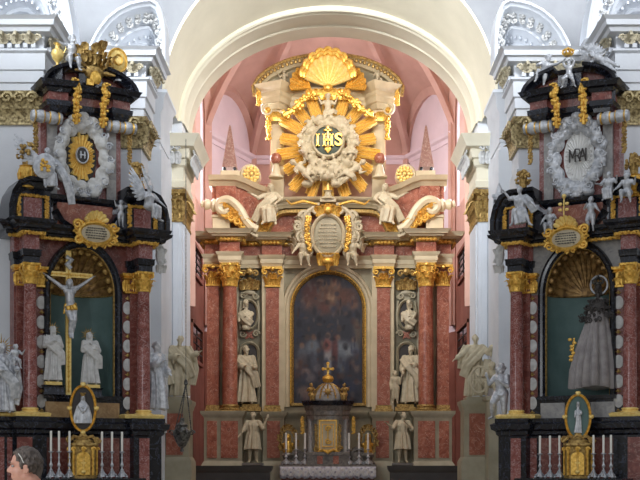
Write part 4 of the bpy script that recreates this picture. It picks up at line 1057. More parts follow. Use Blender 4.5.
# ---- tabernacle and mensa
w=1.6; YT=D0-w
TB=root('tabernacle','domed marble tabernacle with gilt door standing on the high altar table','tabernacle',(XM,YT,V(466,w)))
z0=V(466,w); tv=lambda y:V(y,w)-z0; th=lambda d:H(d,w)
mb=MB(); mb.box(-th(21),th(21),-.25,.5,0,tv(453)); mb.box(-th(22),th(22),-.3,.5,tv(455),tv(452)); mb.box(-th(15),th(15),-.1,.5,tv(452),tv(412)); mb.build('body',M['greym'],TB); mb=MB(); mb.box(-th(11),th(11),-.14,-.08,tv(452),tv(418)); mb.build('door_surround',M['cstone'],TB)
mb=MB()
for x in (-8,0,8): mb.box(th(x)-.09,th(x)+.09,-.28,-.24,tv(464),tv(456)) if x else None
mb.build('red_inlay',M['rose'],TB)
for s in (-1,1):
    mb=MB(); x=s*th(17.5); mb.lathe(x,-.12,[(.09,tv(452)),(.07,tv(450)),(.07,tv(422)),(.1,tv(419))],14); mb.build('column',M['pale'],TB)
    mb=MB(); x=s*th(20); mb.lathe(x,.08,[(.09,tv(452)),(.07,tv(450)),(.07,tv(422)),(.1,tv(419))],14); mb.build('column',M['greym'],TB)
    mb=MB(); x=s*th(11.5); spiral(mb,(x,-.2,tv(449)),.1,1.3,.04,s,0,12); garland(mb,[(s*th(11.5),-.16,tv(449)),(s*th(11.8),-.16,tv(424))],.05,2); mb.build('gilt_strip',M['goldd'],TB)
mb=MB(); 
pl=[(-th(21),.5),(-th(21),-.1),(-th(14),-.32),(-th(7),-.22),(th(7),-.22),(th(14),-.32),(th(21),-.1),(th(21),.5)]
mb.sweep(pl,[(-.3,tv(420)),(0,tv(420)),(0,tv(416)),(.03,tv(415)),(.03,tv(411)),(.06,tv(410)),(.08,tv(407)),(.10,tv(406)),(-.3,tv(405))]); mb.build('entablature',M['greym'],TB)
mb=MB(); mb.sweep(pl,[(-.3,tv(406)),(.11,tv(406)),(.15,tv(404)),(.17,tv(401.5)),(.02,tv(400)),(-.3,tv(399))]); mb.box(-th(20),th(20),-.1,.5,tv(404),tv(400)); mb.build('canopy',M['black'],TB)
mb=MB(); mb.lathe(0,.0,[(th(15),tv(401)),(th(15.5),tv(399)),(th(14.5),tv(396)),(th(12.5),tv(391)),(th(8.5),tv(386.5)),(th(4.5),tv(384)),(th(4),tv(382.5))],24,sy=.7); mb.build('dome',M['pale'],TB)
mb=MB()
for k in range(7):
    a=-PI+PI*k/6; pts=[(th(r)*1.03*cos(a),.0+.72*th(r)*sin(a),tv(y)) for r,y in ((15.5,399),(14.5,396),(12.5,391),(8.5,386.5),(4.5,384))]; mb.tube(pts,.03,5)
mb.ell((0,-.33,tv(392)),(.1,.06,.1),8,6)
for k in range(8): mb.tube([(0,-.36,tv(392)),(.18*cos(PI*k/4),-.34,tv(392)+.18*sin(PI*k/4))],[.03,.008],5)
mb.build('gilt_ribs',M['goldd'],TB)
mb=MB(); mb.lathe(0,0,[(.1,tv(383)),(.16,tv(381.5)),(.19,tv(379)),(.16,tv(376.5)),(.07,tv(375)),(.04,tv(374.4))],16); mb.build('gilt_orb',M['gold'],TB)
mb=MB(); mb.box(-.03,.03,-.03,.03,tv(375),tv(364)); mb.box(-.14,.14,-.03,.03,tv(370),tv(367.8)); [mb.ell(p,(.055,.035,.055),8,6) for p in ((0,0,tv(363.5)),(-.15,0,tv(369)),(.15,0,tv(369)))]; mb.build('cross',M['gold'],TB)
mb=MB(); mb.box(-th(9),th(9),-.2,-.08,tv(451),tv(420)); dr=mb.build('tabernacle_door',M['cstone'],TB)
mb=MB(); panel(mb,-th(9),th(9),tv(451),tv(420),.2,.04,.045); panel(mb,-th(6),th(6),tv(447),tv(424),.2,.03,.03)
spiral(mb,(0,-.23,tv(429)),.1,1.4,.03,1,0,12); spiral(mb,(0,-.23,tv(441)),.1,1.4,.03,-1,0,12); mb.box(-.015,.015,-.25,-.2,tv(440),tv(430)); mb.build('door_relief',M['gold'],dr)
mb=MB(); mb.tube([(-th(11),-.22,tv(453)),(-th(5),-.3,tv(450)),(0,-.33,tv(453)),(th(5),-.3,tv(450)),(th(11),-.22,tv(453))],.045,6); mb.build('gilt_strip',M['gold'],TB)
# reredos shelf behind
MS=root('altar_table','long stone altar table of the high altar under a lace cloth','altar table',(XM,D0-1.9,0))
mb=MB(); mb.box(-H(46,2.2),H(46,2.2),-.75,1.0,.0,V(467,2.2)); mb.build('table_block',M['dred'],MS)
mb=MB(); mb.box(-H(48,1.4),H(48,1.4),.0,1.0,V(467,1.4),V(464.5,1.4)); mb.build('gradine',M['greym'],MS)
zt=V(466.6,2.6)
m,nt,b=newmat('lace_cloth'); 
tc=nt.nodes.new('ShaderNodeTexCoord'); br=nt.nodes.new('ShaderNodeTexVoronoi'); br.inputs['Scale'].default_value=9; nt.links.new(tc.outputs['Object'],br.inputs['Vector']); rr=ramp(nt,br.outputs['Distance'],[(.2,(150,146,160)),(.5,(206,204,214))]); nt.links.new(rr.outputs[0],b.inputs['Base Color']); b.inputs['Roughness'].default_value=.8
M['lace']=m
mb=MB(); hw=H(48,2.7); N=120; top=[];mid=[];bot=[];
rows=[[],[],[],[],[]]
for k in range(N+1):
    x=-hw+2*hw*k/N; rp=.012*sin(k*1.1); sc=abs(sin(PI*k/N*13))
    rows[0].append((x,.0,zt)); rows[1].append((x,-.8,zt)); rows[2].append((x,-.84-rp,zt-.06)); rows[3].append((x,-.85-rp*1.5,zt-.28)); rows[4].append((x,-.85-rp*2,zt-.33-.05*sc))
mb.grid(rows); 
o=mb.build('altar_cloth',M['lace'],None); o.location=(XM,D0-1.9,0); tag(o,'white lace trimmed cloth hanging over the front of the high altar table','altar cloth')
sm=o.modifiers.new('s','SOLIDIFY'); sm.thickness=.012
# lace medallions
mb=MB()
for k in range(13):
    x=-hw+2*hw*(k+.5)/13; 
    for q in range(3): mb.tube([(x+cos(t)*(.11-.03*q),-.885,zt-.17+sin(t)*(.12-.035*q)) for t in [2*PI*i/10 for i in range(11)]],.007,4)
mb.build('lace_pattern',M['wax'],o)
# candlesticks
def candlestick(hs,hc,r0,mat):
    r=root('candlestick','x','candlestick')
    mb=MB()
    for k in range(3):
        a=-PI/2+2*PI*k/3; d=Vector((cos(a),sin(a),0)); mb.tube([d*r0*1.3+Vector((0,0,.03)),d*r0*1.15+Vector((0,0,.06)),d*r0*.6+Vector((0,0,hs*.16)),d*r0*.25+Vector((0,0,hs*.27))],[r0*.22,r0*.3,r0*.34,r0*.25],6); mb.ell(d*r0*1.3+Vector((0,0,.025)),.028,8,6)
    mb.lathe(0,0,[(r0*.95,.03),(r0*.8,hs*.08),(r0*.42,hs*.2),(r0*.3,hs*.28)],12); mb.build('tripod_foot',mat,r)
    mb=MB(); u=r0*.42; mb.lathe(0,0,[(u*.8,hs*.27),(u*1.1,hs*.31),(u*.5,hs*.35),(u*.45,hs*.4),(u*1.0,hs*.45),(u*1.15,hs*.5),(u*.6,hs*.57),(u*.4,hs*.66),(u*.5,hs*.72),(u*.8,hs*.75),(u*.45,hs*.8),(u*.5,hs*.9),(u*.8,hs*.93)],14); mb.build('stem',mat,r)
    mb=MB(); mb.lathe(0,0,[(u*.5,hs*.92),(u*1.4,hs*.955),(u*1.7,hs*.97),(u*1.7,hs*.98),(u*.8,hs*.985),(u*.8,hs)],14); mb.build('drip_pan',mat,r)
    mb=MB(); mb.lathe(0,0,[(u*.72,hs*.97),(u*.72,hs+hc),(u*.3,hs+hc+.01)],12); cd=mb.build('candle',M['wax'],r)
    mb=MB(); mb.lathe(0,0,[(.003,hs+hc),(.003,hs+hc+.02)],5); mb.build('wick',M['black_paint'],cd); return r
wq=1.75; s1=candlestick(.50,.50,.115,M['silver']); zc_=V(464.5,1.4)
ords=['outermost left','middle of the left three','inner left, nearest the tabernacle','inner right, nearest the tabernacle','middle of the right three','outermost right']
for i,px in enumerate((286,296,305,349,359,368)):
    lab='silver tripod candlestick with white candle on the high altar, '+ords[i]
    loc=((px-CX)/F*(D0-1.75),D0-1.75,zc_)
    if i==0: s1.location=loc; s1['label']=lab; s1['group']='six candlesticks on the high altar'
    else: dup(s1,loc,0,lab)
# gilt reliquary busts in side of tabernacle
for s,nm in ((-1,'left'),(1,'right')):
    r=root('reliquary_ornament','gilt foliage reliquary with a bust behind the %s candles of the high altar'%nm,'reliquary',(XM+s*H(40,1.3),D0-1.3,zc_),0,'gilt reliquaries behind the candles')
    mb=MB(); mb.lathe(0,0,[(.22,0),(.24,.05),(.14,.15),(.2,.3),(.12,.42)],14); mb.build('pedestal',M['greym'],r)
    mb=MB(); rd=random.Random(4)
    for k in range(16):
        a=2*PI*k/16; c=Vector((cos(a)*.26,-.02,.78+sin(a)*.4)); spiral(mb,c,.09,1.3,.035,1 if k%2 else -1,a,10); leaf(mb,c,(cos(a),-.3,0),.16,.12,.4)
    mb.build('foliage_frame',M['goldd'],r)
    mb=MB(); mb.cap((0,0,.42),(0,0,.66),.16,.13); mb.cap((-.14,0,.64),(.14,0,.64),.06,.06); mb.cap((0,0,.66),(0,0,.78),.06,.05); head(mb,(0,-.02,.86),(0,-1,0),1.6,'long'); mobj('bust',voxel(mb,.016,1),M['gold'],r)
    # gilt curtain drop beside tabernacle
    g=MB(); garland(g,[(XM+s*H(25.5,1.5),D0-1.45,V(417,1.5)),(XM+s*H(25.5,1.5),D0-1.45,V(434,1.5))],.06,4); o=g.build('gilt_festoon',M['gold']); tag(o,'short gilt festoon hanging %s of the tabernacle'%nm,'festoon')
    # brackets that carry festoon: marble wing scroll
    mb=MB(); spiral(mb,(XM+s*H(30,1.2),D0-1.3,V(456,1.2)),.28,1.6,.09,s,0,22); mb.box(XM+s*H(30,1.2)-.2,XM+s*H(30,1.2)+.2,D0-1.35,D0-.9,zc_,V(452,1.2)); o=mb.build('marble_scroll',M['greym']); tag(o,'grey marble scroll buttress at the %s foot of the tabernacle'%nm,'marble scroll')
# ---------------------------------------------------------------- the two side altars
TH=math.radians(28.3); OX,OY=-5.07,24.74
def A(px,py,w):
    "point on the left altar: pixel and forward distance -> local x, -y forward, z"
    k=(px-CX)/F; ex,ey=cos(TH),sin(TH); nx,ny=sin(TH),-cos(TH)
    u=(k*(OY+w*ny)-OX-w*nx)/(ex-k*ey); Y=OY+w*ny+u*ey
    return Vector((u,-w,CZ+(HY-py)/F*Y))
def U(px,w): return A(px,300,w).x
def Zc(py,w=.2,px=84): return A(px,py,w).z
def WP(px,py,w,s):
    if s>0: px=660-px
    p=A(px,py,w); ex,ey=cos(TH),sin(TH); nx,ny=sin(TH),-cos(TH)
    X=OX+p.x*ex+(-p.y)*nx; Y=OY+p.x*ey+(-p.y)*ny
    return (X if s<0 else -X,Y,p.z)
cu=(U(144,.45)-U(30.5,.45))/2; cu0=(U(144,.45)+U(30.5,.45))/2
print('SIDE column half spacing',cu,'centre',cu0,'niche',U(50,.0),U(113,.0),'left end',U(8,.3),U(158,.3),'sag z',Zc(410))
def side_altar(s):
    nm=SN[s]
    R=root('side_altar','%s black and red marble side altar with a shell niche and twin red columns'%{-1:'left hand',1:'right hand'}[s],'altar',(OX if s<0 else -OX,OY,0),TH if s<0 else -TH)
    def P(name,m,fn,par=None,ang=35,label=None):
        mb=MB(); fn(mb)
        if s>0: mb.mir()
        return mb.build(name,m,par or R,ang,label)
    X0=cu0
    zL=lambda y:Zc(y,.3)
    # plinth with black frames
    LE,RE=-2.5,U(157,.35)
    zt=zL(419)
    plan_=[(LE,.6),(LE,-.35),(X0-cu-.28,-.35),(X0-cu-.28,-.62),(X0-cu+.28,-.62),(X0-cu+.3,-.4),(X0+cu-.3,-.4),(X0+cu-.28,-.62),(RE,-.62),(RE,.6)]
    P('plinth',M['black'],lambda mb:mb.sweep(plan_,[(-.35,0),(.05,0),(.05,.5),(0,.55),(0,zL(436)),(.04,zL(434)),(.05,zL(431)),(.12,zL(429)),(.14,zL(424)),(.06,zL(422)),(.06,zL(418)),(-.35,zL(418))]))
    P('gilt_ledge',M['goldw'],lambda mb:mb.sweep([(LE,-.3),(X0-cu-.3,-.32),(X0-cu-.28,-.6),(X0-cu+.28,-.6),(X0-cu+.28,-.3)],[(-.2,zL(418)),(.06,zL(418)),(.08,zL(415)),(.03,zL(413.5)),(-.2,zL(413.5))]))
    P('gilt_ledge',M['goldw'],lambda mb:mb.sweep([(X0+cu-.42,-.3),(X0+cu-.4,-.55),(RE-.02,-.58),(RE-.02,.1)],[(-.2,zL(418)),(.06,zL(418)),(.08,zL(415)),(.03,zL(413.5)),(-.2,zL(413.5))]))
    def ppan(a,b,w): 
        def f(mb):
            x0,x1=U(a,w),U(b,w); mb.box(x0,x1,-w-.025,-w+.02,.75,zL(438)); 
        return f
    for a,b,w,m in ((-14,-8,.35,'red'),(-3,4,.35,'red'),(7,12,.35,'red'),(17,32,.62,'dred'),(45,69,.4,'dred'),(98,119,.4,'dred'),(123,131,.4,'red'),(139,149,.62,'red')):
        P('pedestal_panel',M[m],ppan(a,b,w))
    # predella with marble panels
    P('predella',M['black'],lambda mb:mb.box(X0-cu-.25,X0+cu+.25,-.12,.3,zL(419),zL(396)))
    P('predella_panel',M['beige'] if s<0 else M['pale'],lambda mb:mb.box(U(45,.12),U(69,.12),-.15,-.1,zL(420),zL(402)))
    P('predella_panel',M['beige'] if s<0 else M['pale'],lambda mb:mb.box(U(95,.12),U(119,.12),-.15,-.1,zL(420),zL(402)))
    # back wall with arched niche
    nx0,nx1=U(50,.05),U(114,.05); nc=(nx0+nx1)/2; na=(nx1-nx0)/2; zs=zL(291); nb=zL(246)-zs; zb=zL(396)
    hx=cu+.22
    def wall(mb):
        zt_=zL(240)
        A0=len(mb.v); n=24
        Pq=[(-na*cos(PI*k/n),zs+nb*sin(PI*k/n)) for k in range(n+1)]
        for i in range(n):
            (xa,za),(xb,z2)=Pq[i],Pq[i+1]; mb.add([(xa,-.05,za),(xb,-.05,z2),(xb,-.05,zt_),(xa,-.05,zt_),(xa,.3,za),(xb,.3,z2),(xb,.3,zt_),(xa,.3,zt_)],[(0,1,2,3),(4,5,6,7),(0,1,5,4),(2,3,7,6)])
        mb.box(-hx,-na,-.05,.3,zb,zt_); mb.box(na,hx,-.05,.3,zb,zt_); mb.box(-hx,hx,-.05,.3,0.3,zb)
        mb.xf(Matrix.Translation((nc,0,0)),A0)
    P('back_wall',M['pale'] if s>0 else M['dred'],wall)
    def nic(mb):
        n=20; rows=[]
        for k in range(n+1):
            a=PI*k/n; rows.append([(nc-na*cos(a),.02+.55*sin(a),zb),(nc-na*cos(a),.02+.55*sin(a),zs)])
        mb.grid(rows); mb.box(nc-na,nc+na,-.0,.6,zb-.03,zb)
    P('niche_recess',M['teal'],nic)
    def sh(mb):
        N=13*6; rows=[]
        c=Vector((nc,.45,zs))
        for i in range(13):
            ph=PI/2*i/12; row=[]
            for k in range(N+1):
                th=PI*k/N; g=1-.05*(1-abs(sin(13*PI*k/N)))*sin(ph)
                # fan from back-bottom centre: points on half dome
                r=sin(ph)*g; row.append((nc-na*r*cos(th),.02+.53*cos(ph),zs+nb*r*sin(th)))
            rows.append(row)
        mb.grid(rows)
    P('shell_vault',M['bronze'],sh)
    def shrib(mb):
        for k in range(14):
            th=PI*k/13; mb.tube([(nc-na*sin(p)*.985*cos(th),.0+.53*cos(p),zs+nb*.985*sin(p)*sin(th)) for p in [PI/2*q/8 for q in range(1,9)]],[.008+.010*q/8 for q in range(8)],5)
        mb.tube([(nc-na*cos(PI*k/20),.02+.53*sin(PI*k/20),zs) for k in range(21)],.02,5)
        for k in range(13):
            th=PI*(k+.5)/13; mb.ell((nc-na*.93*cos(th),.04,zs+nb*.93*sin(th)),(.07,.05,.07),8,6)
    P('shell_ribs',M['goldd'] if s<0 else M['bronze'],shrib)
    def nfr(mb):
        n=28; Pp=[(nc-na,zb),(nc-na,(zb+zs)/2)]+[(nc-na*cos(PI*k/n),zs+nb*sin(PI*k/n)) for k in range(n+1)]+[(nc+na,(zb+zs)/2),(nc+na,zb)]
        mb.sweep(Pp,[(.0,-.02),(.0,.07),(.03,.1),(.05,.13),(.1,.14),(.13,.18),(.15,.1),(.15,-.02)],'face')
        mb.box(nc-na-.15,nc+na+.15,-.18,.05,zb-.06,zb+.02)
    P('niche_frame',M['black'],nfr)
    P('gilt_fillet',M['goldd'],lambda mb:mb.sweep([(nc-na,zb)]+[(nc-na*cos(PI*k/28),zs+nb*sin(PI*k/28)) for k in range(29)]+[(nc+na,zb)],[(-.015,.0),(-.015,.06),(.005,.08),(.01,.0)],'face'))
    # pilasters, columns, medallions
    zc0,zc1=zL(289),zL(269); r=.137
    for sd in (-1,1):
        xc=X0+sd*cu
        P('pilaster',M['dred'],lambda mb:mb.box(xc-.2,xc+.2,-.14,.1,zL(414),zL(268)))
        P('column',M['red'],lambda mb:mb.lathe(xc,-.42,[(r,zL(410)),(r,zL(370)),(r*.87,zc0),(r*.92,zc0+.01)],28))
        P('column_base',M['goldw'],lambda mb:colbase(mb,xc,-.42,zL(416.5),zL(409),r))
        P('column_capital',M['gold'],lambda mb:capital(mb,xc,-.42,zc0,zc1,r*.95,n=7))
        pa,pb=((xc-.24,U(45.5,.1)) if sd<0 else (U(123,.1),xc+.24))
        P('pilaster_capital',M['gold'],lambda mb:(mb.box(pa+.02,pb-.02,-.17,.05,zc0,zc0+.04),mb.box(pa+.03,pb-.03,-.13,.05,zc0+.03,zc1-.04),[leaf(mb,(pa+(pb-pa)*(k+.5)/6,-.13,zc0+.03),(0,-1,0),.3-.1*(k%2),.12,.4) for k in range(6)],mb.sweep([(pa+.03,.05),(pa+.03,-.15),(pb-.03,-.15),(pb-.03,.05)],[(-.05,zc1-.12),(.05,zc1-.11),(.02,zc1-.07),(.06,zc1-.05),(.07,zc1),(-.05,zc1)])))
        P('impost_moulding',M['black'],lambda mb:mb.sweep([(xc-.26,.2),(xc-.26,-.12),(xc-.17,-.12),(xc-.17,-.58),(xc+.17,-.58),(xc+.17,-.12),(xc+.26,-.12),(xc+.26,.2)],[(-.1,zL(268.5)),(-.02,zL(268.5)),(-.02,zL(263)),(.01,zL(262)),(.015,zL(257.5)),(.03,zL(256)),(-.1,zL(255.5))]))
        P('impost_block',M['red'],lambda mb:mb.sweep([(xc-.24,.2),(xc-.24,-.1),(xc-.15,-.1),(xc-.15,-.55),(xc+.15,-.55),(xc+.15,-.1),(xc+.24,-.1),(xc+.24,.2)],[(-.1,zL(255.5)),(0,zL(255.5)),(0,zL(240)),(-.1,zL(240))]))
        xm=(U(41,.08) if sd<0 else U(127,.08)); 
        P('medallion_strip',M['dred'],lambda mb:mb.box(xm-.11,xm+.11,-.1,.1,zL(414),zL(291)))
        for k in range(6):
            zc_=zL(304+19.5*k)
            def med(mb):
                ovaldisc(mb,xm,zc_,.1,.135,.09,.12,24,.012)
            P('medallion',M['stucco'],med)
        P('medallion_chain',M['goldd'],lambda mb:[(mb.ell((xm,-.13,zL(294+19.5*k)),(.03,.025,.04),7,5),mb.tube([(xm-.05,-.12,zL(294+19.5*k)),(xm,-.14,zL(295.5+19.5*k)),(xm+.05,-.12,zL(294+19.5*k))],.012,5)) for k in range(7)])
    # main entablature: black cornice breaking forward over the columns, dipping to the cartouche
    eh=cu+.38
    plE=[(X0-eh,.4),(X0-eh,-.2),(X0-cu-.2,-.2),(X0-cu-.2,-.62),(X0-cu+.2,-.62),(X0-cu+.24,-.2),(X0+cu-.24,-.2),(X0+cu-.2,-.62),(X0+cu+.2,-.62),(X0+cu+.2,-.2),(X0+eh,-.2),(X0+eh,.4)]
    P('cornice',M['black'],lambda mb:mb.sweep(plE,[(-.3,zL(240)),(.04,zL(240)),(.07,zL(237)),(.13,zL(236)),(.15,zL(233.5)),(.24,zL(231)),(.26,zL(228)),(-.3,zL(227.5))]))
    def gg(mb):
        pts=[]
        for i in range(1,len(plE)-1):
            a=Vector(plE[i]); pts.append((a.x,a.y-.07 if abs(a.y)>.01 else a.y,zL(241)))
        garland(mb,pts,.045,s+5,1.6)
    P('gilt_leaf_band',M['gold'],gg)
    # side scroll blocks (broken pediment) with gilt frames
    for sd in (-1,1):
        xo=X0+sd*(cu+.36); xi=X0+sd*(cu-.44)
        c=[(xo,zL(228)),(xo,zL(216)),(xo-sd*.06,zL(204)),(xo-sd*.16,zL(196)),(xo-sd*.32,zL(192.5)),(xi,zL(192))]
        if sd>0: c=c[::-1]
        P('scroll_pediment',M['black'],lambda mb:mb.sweep(c,[(-.08,-.1),(-.08,.5),(-.02,.56),(.03,.58),(.05,.66),(.12,.7),(.14,-.1)],'face'))
        blk=[(x-(0),z) for x,z in c]
        P('pediment_block',M['black'],lambda mb:mb.ext([(min(xo,xi)+.02,zL(229)),(min(xo,xi)+.04,zL(205)),((xo+xi)/2,zL(194)),(max(xo,xi)-.04,zL(198 if sd>0 else 193)),(max(xo,xi)-.02,zL(229))],-.1,.44))
        xm=(xo+xi)/2
        P('pediment_inlay',M['red'],lambda mb:mb.box(xm-.18,xm+.18,-.47,-.4,zL(226),zL(205)))
        P('gilt_foliage_frame',M['gold'],lambda mb:garland(mb,[(xm-.28,-.48,zL(226)),(xm-.28,-.48,zL(203)),(xm+.28,-.48,zL(203)),(xm+.28,-.48,zL(226))],.045,3,1.4))
    # rose centre field with black sweeping mouldings
    ic=cu-.6
    P('rose_field',M['rose'],lambda mb:mb.ext([(X0-ic,zL(229)),(X0-ic,zL(203)),(X0,zL(199)),(X0+ic,zL(203)),(X0+ic,zL(229))],-.1,.22))
    P('sweeping_moulding',M['black'],lambda mb:[mb.sweep([(X0-ic*1.02,zL(209+2)),(X0-ic*.8,zL(221)),(X0-ic*.5,zL(226)),(X0,zL(227)),(X0+ic*.5,zL(226)),(X0+ic*.8,zL(221)),(X0+ic*1.02,zL(211))],[(-.1,.1),(-.1,.34),(-.03,.4),(.0,.3),(.0,.1)],'face')])
    P('attic_ledge',M['black'],lambda mb:mb.sweep([(X0-ic-.05,.2),(X0-ic-.05,-.2),(X0+ic+.05,-.2),(X0+ic+.05,.2)],[(-.2,zL(205)),(0,zL(205)),(.05,zL(202)),(.1,zL(200)),(.12,zL(197)),(-.2,zL(197))]))
    # upper storey
    uh=.84; XU=U(82,.1)
    P('upper_wall',M['red'] if s<0 else M['red'],lambda mb:mb.box(XU-uh,XU+uh,-.05,.3,zL(200),zL(112)))
    for sd in (-1,1):
        P('upper_pilaster',M['pale'],lambda mb:mb.box(XU+sd*.62-.1,XU+sd*.62+.1,-.12,.05,zL(198),zL(122)))
        # turned white roll with gilt rings, lying above each side
        def rl(mb):
            A0=len(mb.v); prof=[(.01,-.32),(.1,-.31),(.12,-.26),(.09,-.23),(.125,-.17),(.13,-.08),(.1,-.05),(.1,.05),(.13,.08),(.125,.17),(.09,.23),(.12,.26),(.1,.31),(.01,.32)]
            mb.lathe(0,0,prof,18); mb.xf(Matrix.Translation((XU+sd*.78,-.28,zL(122)))@Matrix.Rotation(PI/2,4,'Y'),A0)
        ro=P('turned_roll',M['silver'],rl)
        def rg(mb):
            for t in (-.24,-.06,.06,.24):
                A0=len(mb.v); mb.lathe(0,0,[(.11,t-.015),(.125,t),(.11,t+.015)],18); mb.xf(Matrix.Translation((XU+sd*.78,-.28,zL(122)))@Matrix.Rotation(PI/2,4,'Y'),A0)
        P('gilt_rings',M['gold'],rg,ro)
        P('gilt_pendant',M['goldd'],lambda mb:garland(mb,[(XU+sd*.98,-.2,zL(126)),(XU+sd*.98,-.22,zL(158))],.05,7))
        xg=XU+sd*.3+.08
        P('gilt_fruit_garland',M['gold'],lambda mb:garland(mb,[(xg+sd*.03,-.42,zL(83)),(xg,-.5,zL(92)),(xg-sd*.02,-.46,zL(105)),(xg-sd*.02,-.36,zL(126))],.085,9))
    XU0=XU; XU=XU+.1; pu=[(XU-.86,.3),(XU-.86,-.34),(XU-.46,-.4),(XU-.42,-.2),(XU+.42,-.2),(XU+.46,-.4),(XU+.86,-.34),(XU+.86,.3)]
    P('upper_architrave',M['black'],lambda mb:mb.sweep(pu,[(-.3,zL(116)),(-.05,zL(116)),(-.03,zL(112)),(0.03,zL(110)),(.04,zL(105)),(-.3,zL(105))]))
    P('upper_frieze',M['dred'],lambda mb:mb.sweep(pu,[(-.3,zL(105)),(-.01,zL(105)),(-.01,zL(96)),(-.3,zL(96))]))
    P('upper_cornice',M['black'],lambda mb:mb.sweep(pu,[(-.3,zL(96.5)),(.02,zL(96.5)),(.06,zL(93)),(.14,zL(92)),(.17,zL(89)),(.2,zL(87)),(-.3,zL(87))]))
    def toparc(mb):
        n=14
        for sd in (-1,1):
            pts=[(XU+sd*(.94*cos(t)),zL(90)+.46*sin(t)) for t in [PI*.40*k/n for k in range(n+1)]]
            if sd>0: pts=pts[::-1]
            mb.sweep(pts,[(-.1,-.1),(-.1,.34),(-.03,.4),(0,.48),(.06,.5),(.06,-.1)],'face')
    P('broken_arch_pediment',M['black'],toparc)
    P('tympanum',M['dred'],lambda mb:mb.ext([(XU+.86*cos(PI*k/16),zL(90)+.4*sin(PI*k/16)) for k in range(17)],-.05,.22))
    P('pediment_pier',M['black'],lambda mb:mb.sweep([(XU-.24,.2),(XU-.24,-.36),(XU+.24,-.36),(XU+.24,.2)],[(-.1,zL(90)),(0,zL(90)),(0,zL(74)),(.06,zL(72)),(.08,zL(70)),(-.1,zL(69))]))
    XU=XU0
    # oval picture frame of clouds
    def cl(mb):
        rd=random.Random(8+s)
        for k in range(64):
            a=2*PI*k/64; rr=rd.uniform(.86,1.12); q=rd.uniform(.07,.13)
            mb.ell((XU+.50*rr*cos(a),-.16-rd.uniform(0,.07),zL(155.5)+.68*rr*sin(a)),(q,.1,q),8,6)
        for k in range(12):
            a=2*PI*k/12; mb.ell((XU+.46*cos(a),-.14,zL(155.5)+.64*sin(a)),(.14,.1,.17),8,6)
        for x,y in ((-.2,.74),(.2,.74),(0,.82),(-.25,-.74),(.22,-.74),(0,-.8)): mb.ell((XU+x,-.2,zL(155.5)+y),(.13,.12,.1),8,6)
    cf=mobj('cloud_frame',None or (lambda:(lambda mb:(cl(mb),mb.mir() if s>0 else 0,voxel(mb,.018,1))[-1])(MB()))(),M['stucco'] if s<0 else M['silver'],R)
    def cs(mb):
        rd=random.Random(3)
        for k in range(18):
            a=2*PI*k/18; spiral(mb,(XU+.55*cos(a),-.28,zL(155.5)+.73*sin(a)),.085,1.5,.026,1 if k%2 else -1,a,12,nseg=5)
    P('cloud_curls',M['silver'],cs,cf)
    # radiant sun inside
    sunm=M['goldw'] if s<0 else M['whitesun']
    P('oval_ground',M['dark'] if s<0 else M['whitesun'],lambda mb:ovaldisc(mb,XU-.02,zL(155),.32,.56,.05,.10,36))
    def sun(mb):
        n=34
        for k in range(n):
            a=2*PI*k/n; d=Vector((cos(a),0,sin(a))); t=Vector((-sin(a),0,cos(a))); R1=1/math.sqrt((cos(a)/.27)**2+(sin(a)/.53)**2)*(1 if k%2 else .86)
            c0=Vector((XU-.02,0,zL(155)))
            vs=[]
            for rr,hw,dp in ((.08,.012,.02),(R1,.042 if abs(sin(a))>.5 else .03,.05)):
                q=c0+d*rr; vs+=[q-t*hw+Vector((0,-.10,0)),q+Vector((0,-.12-dp,0)),q+t*hw+Vector((0,-.10,0))]
            mb.add(vs,[(0,1,4,3),(1,2,5,4),(2,0,3,5),(0,1,2),(3,4,5)])
    so=P('radiant_sun',sunm,sun)
    if s<0:
        P('centre_medallion',M['dark'],lambda mb:ovaldisc(mb,XU-.02,zL(154),.11,.15,.12,.19,24,.03),so)
        P('centre_emblem',M['silver'],lambda mb:(ringface(mb,XU-.02,zL(154),.11,.15,[(0,.18),(0,.21),(.02,.22),(.03,.18)],24),mb.box(XU-.07,XU-.05,-.24,-.2,zL(154)-.07,zL(154)+.07),mb.box(XU+.01,XU+.03,-.24,-.2,zL(154)-.07,zL(154)+.07),mb.box(XU-.08,XU+.04,-.24,-.2,zL(154)-.01,zL(154)+.01)),so)
    else:
        # intertwined monogram, dark letters
        def mono(mb):
            z=zL(154); x=-(XU-.02); f=.19
            def bar(p,q,r_=.016): mb.tube([(x+p[0],-f,z+p[1]),(x+q[0],-f,z+q[1])],r_,5)
            bar((-.17,-.13),(-.17,.13)); bar((-.17,.13),(-.11,-.05)); bar((-.11,-.05),(-.05,.13))
            bar((-.05,-.13),(-.05,.13)); mb.tube([(x-.05+.0,-f,z+.13),(x+.03,-f,z+.12),(x+.05,-f,z+.06),(x+.02,-f,z+.0),(x-.05,-f,z-.01)],.013,5); bar((-.0,-.01),(.06,-.13))
            bar((.03,-.13),(.1,.13)); bar((.1,.13),(.17,-.13)); bar((.17,-.13),(.17,.13)); bar((.05,-.03),(.15,-.03))
        mb=MB(); mono(mb); mb.build('monogram',M['dark'],so)
    # cartouche over the niche
    xk=U(95,.5); zk=zL(234)
    CA_=root('cartouche','gilt framed oval inscription cartouche over the niche of the %s side altar'%nm,'cartouche',WP(95 if s<0 else 567,234 if s<0 else 239,.5,s),TH if s<0 else -TH,'cartouches of the side altars')
    def Q(name,m,fn,par=CA_):
        mb=MB(); fn(mb)
        if s>0: mb.mir()
        return mb.build(name,m,par)
    tb=Q('tablet',M['statue'],lambda mb:ovaldisc(mb,0,0,.3,.18,-.06,.06,32,.03))
    rd=random.Random(4)
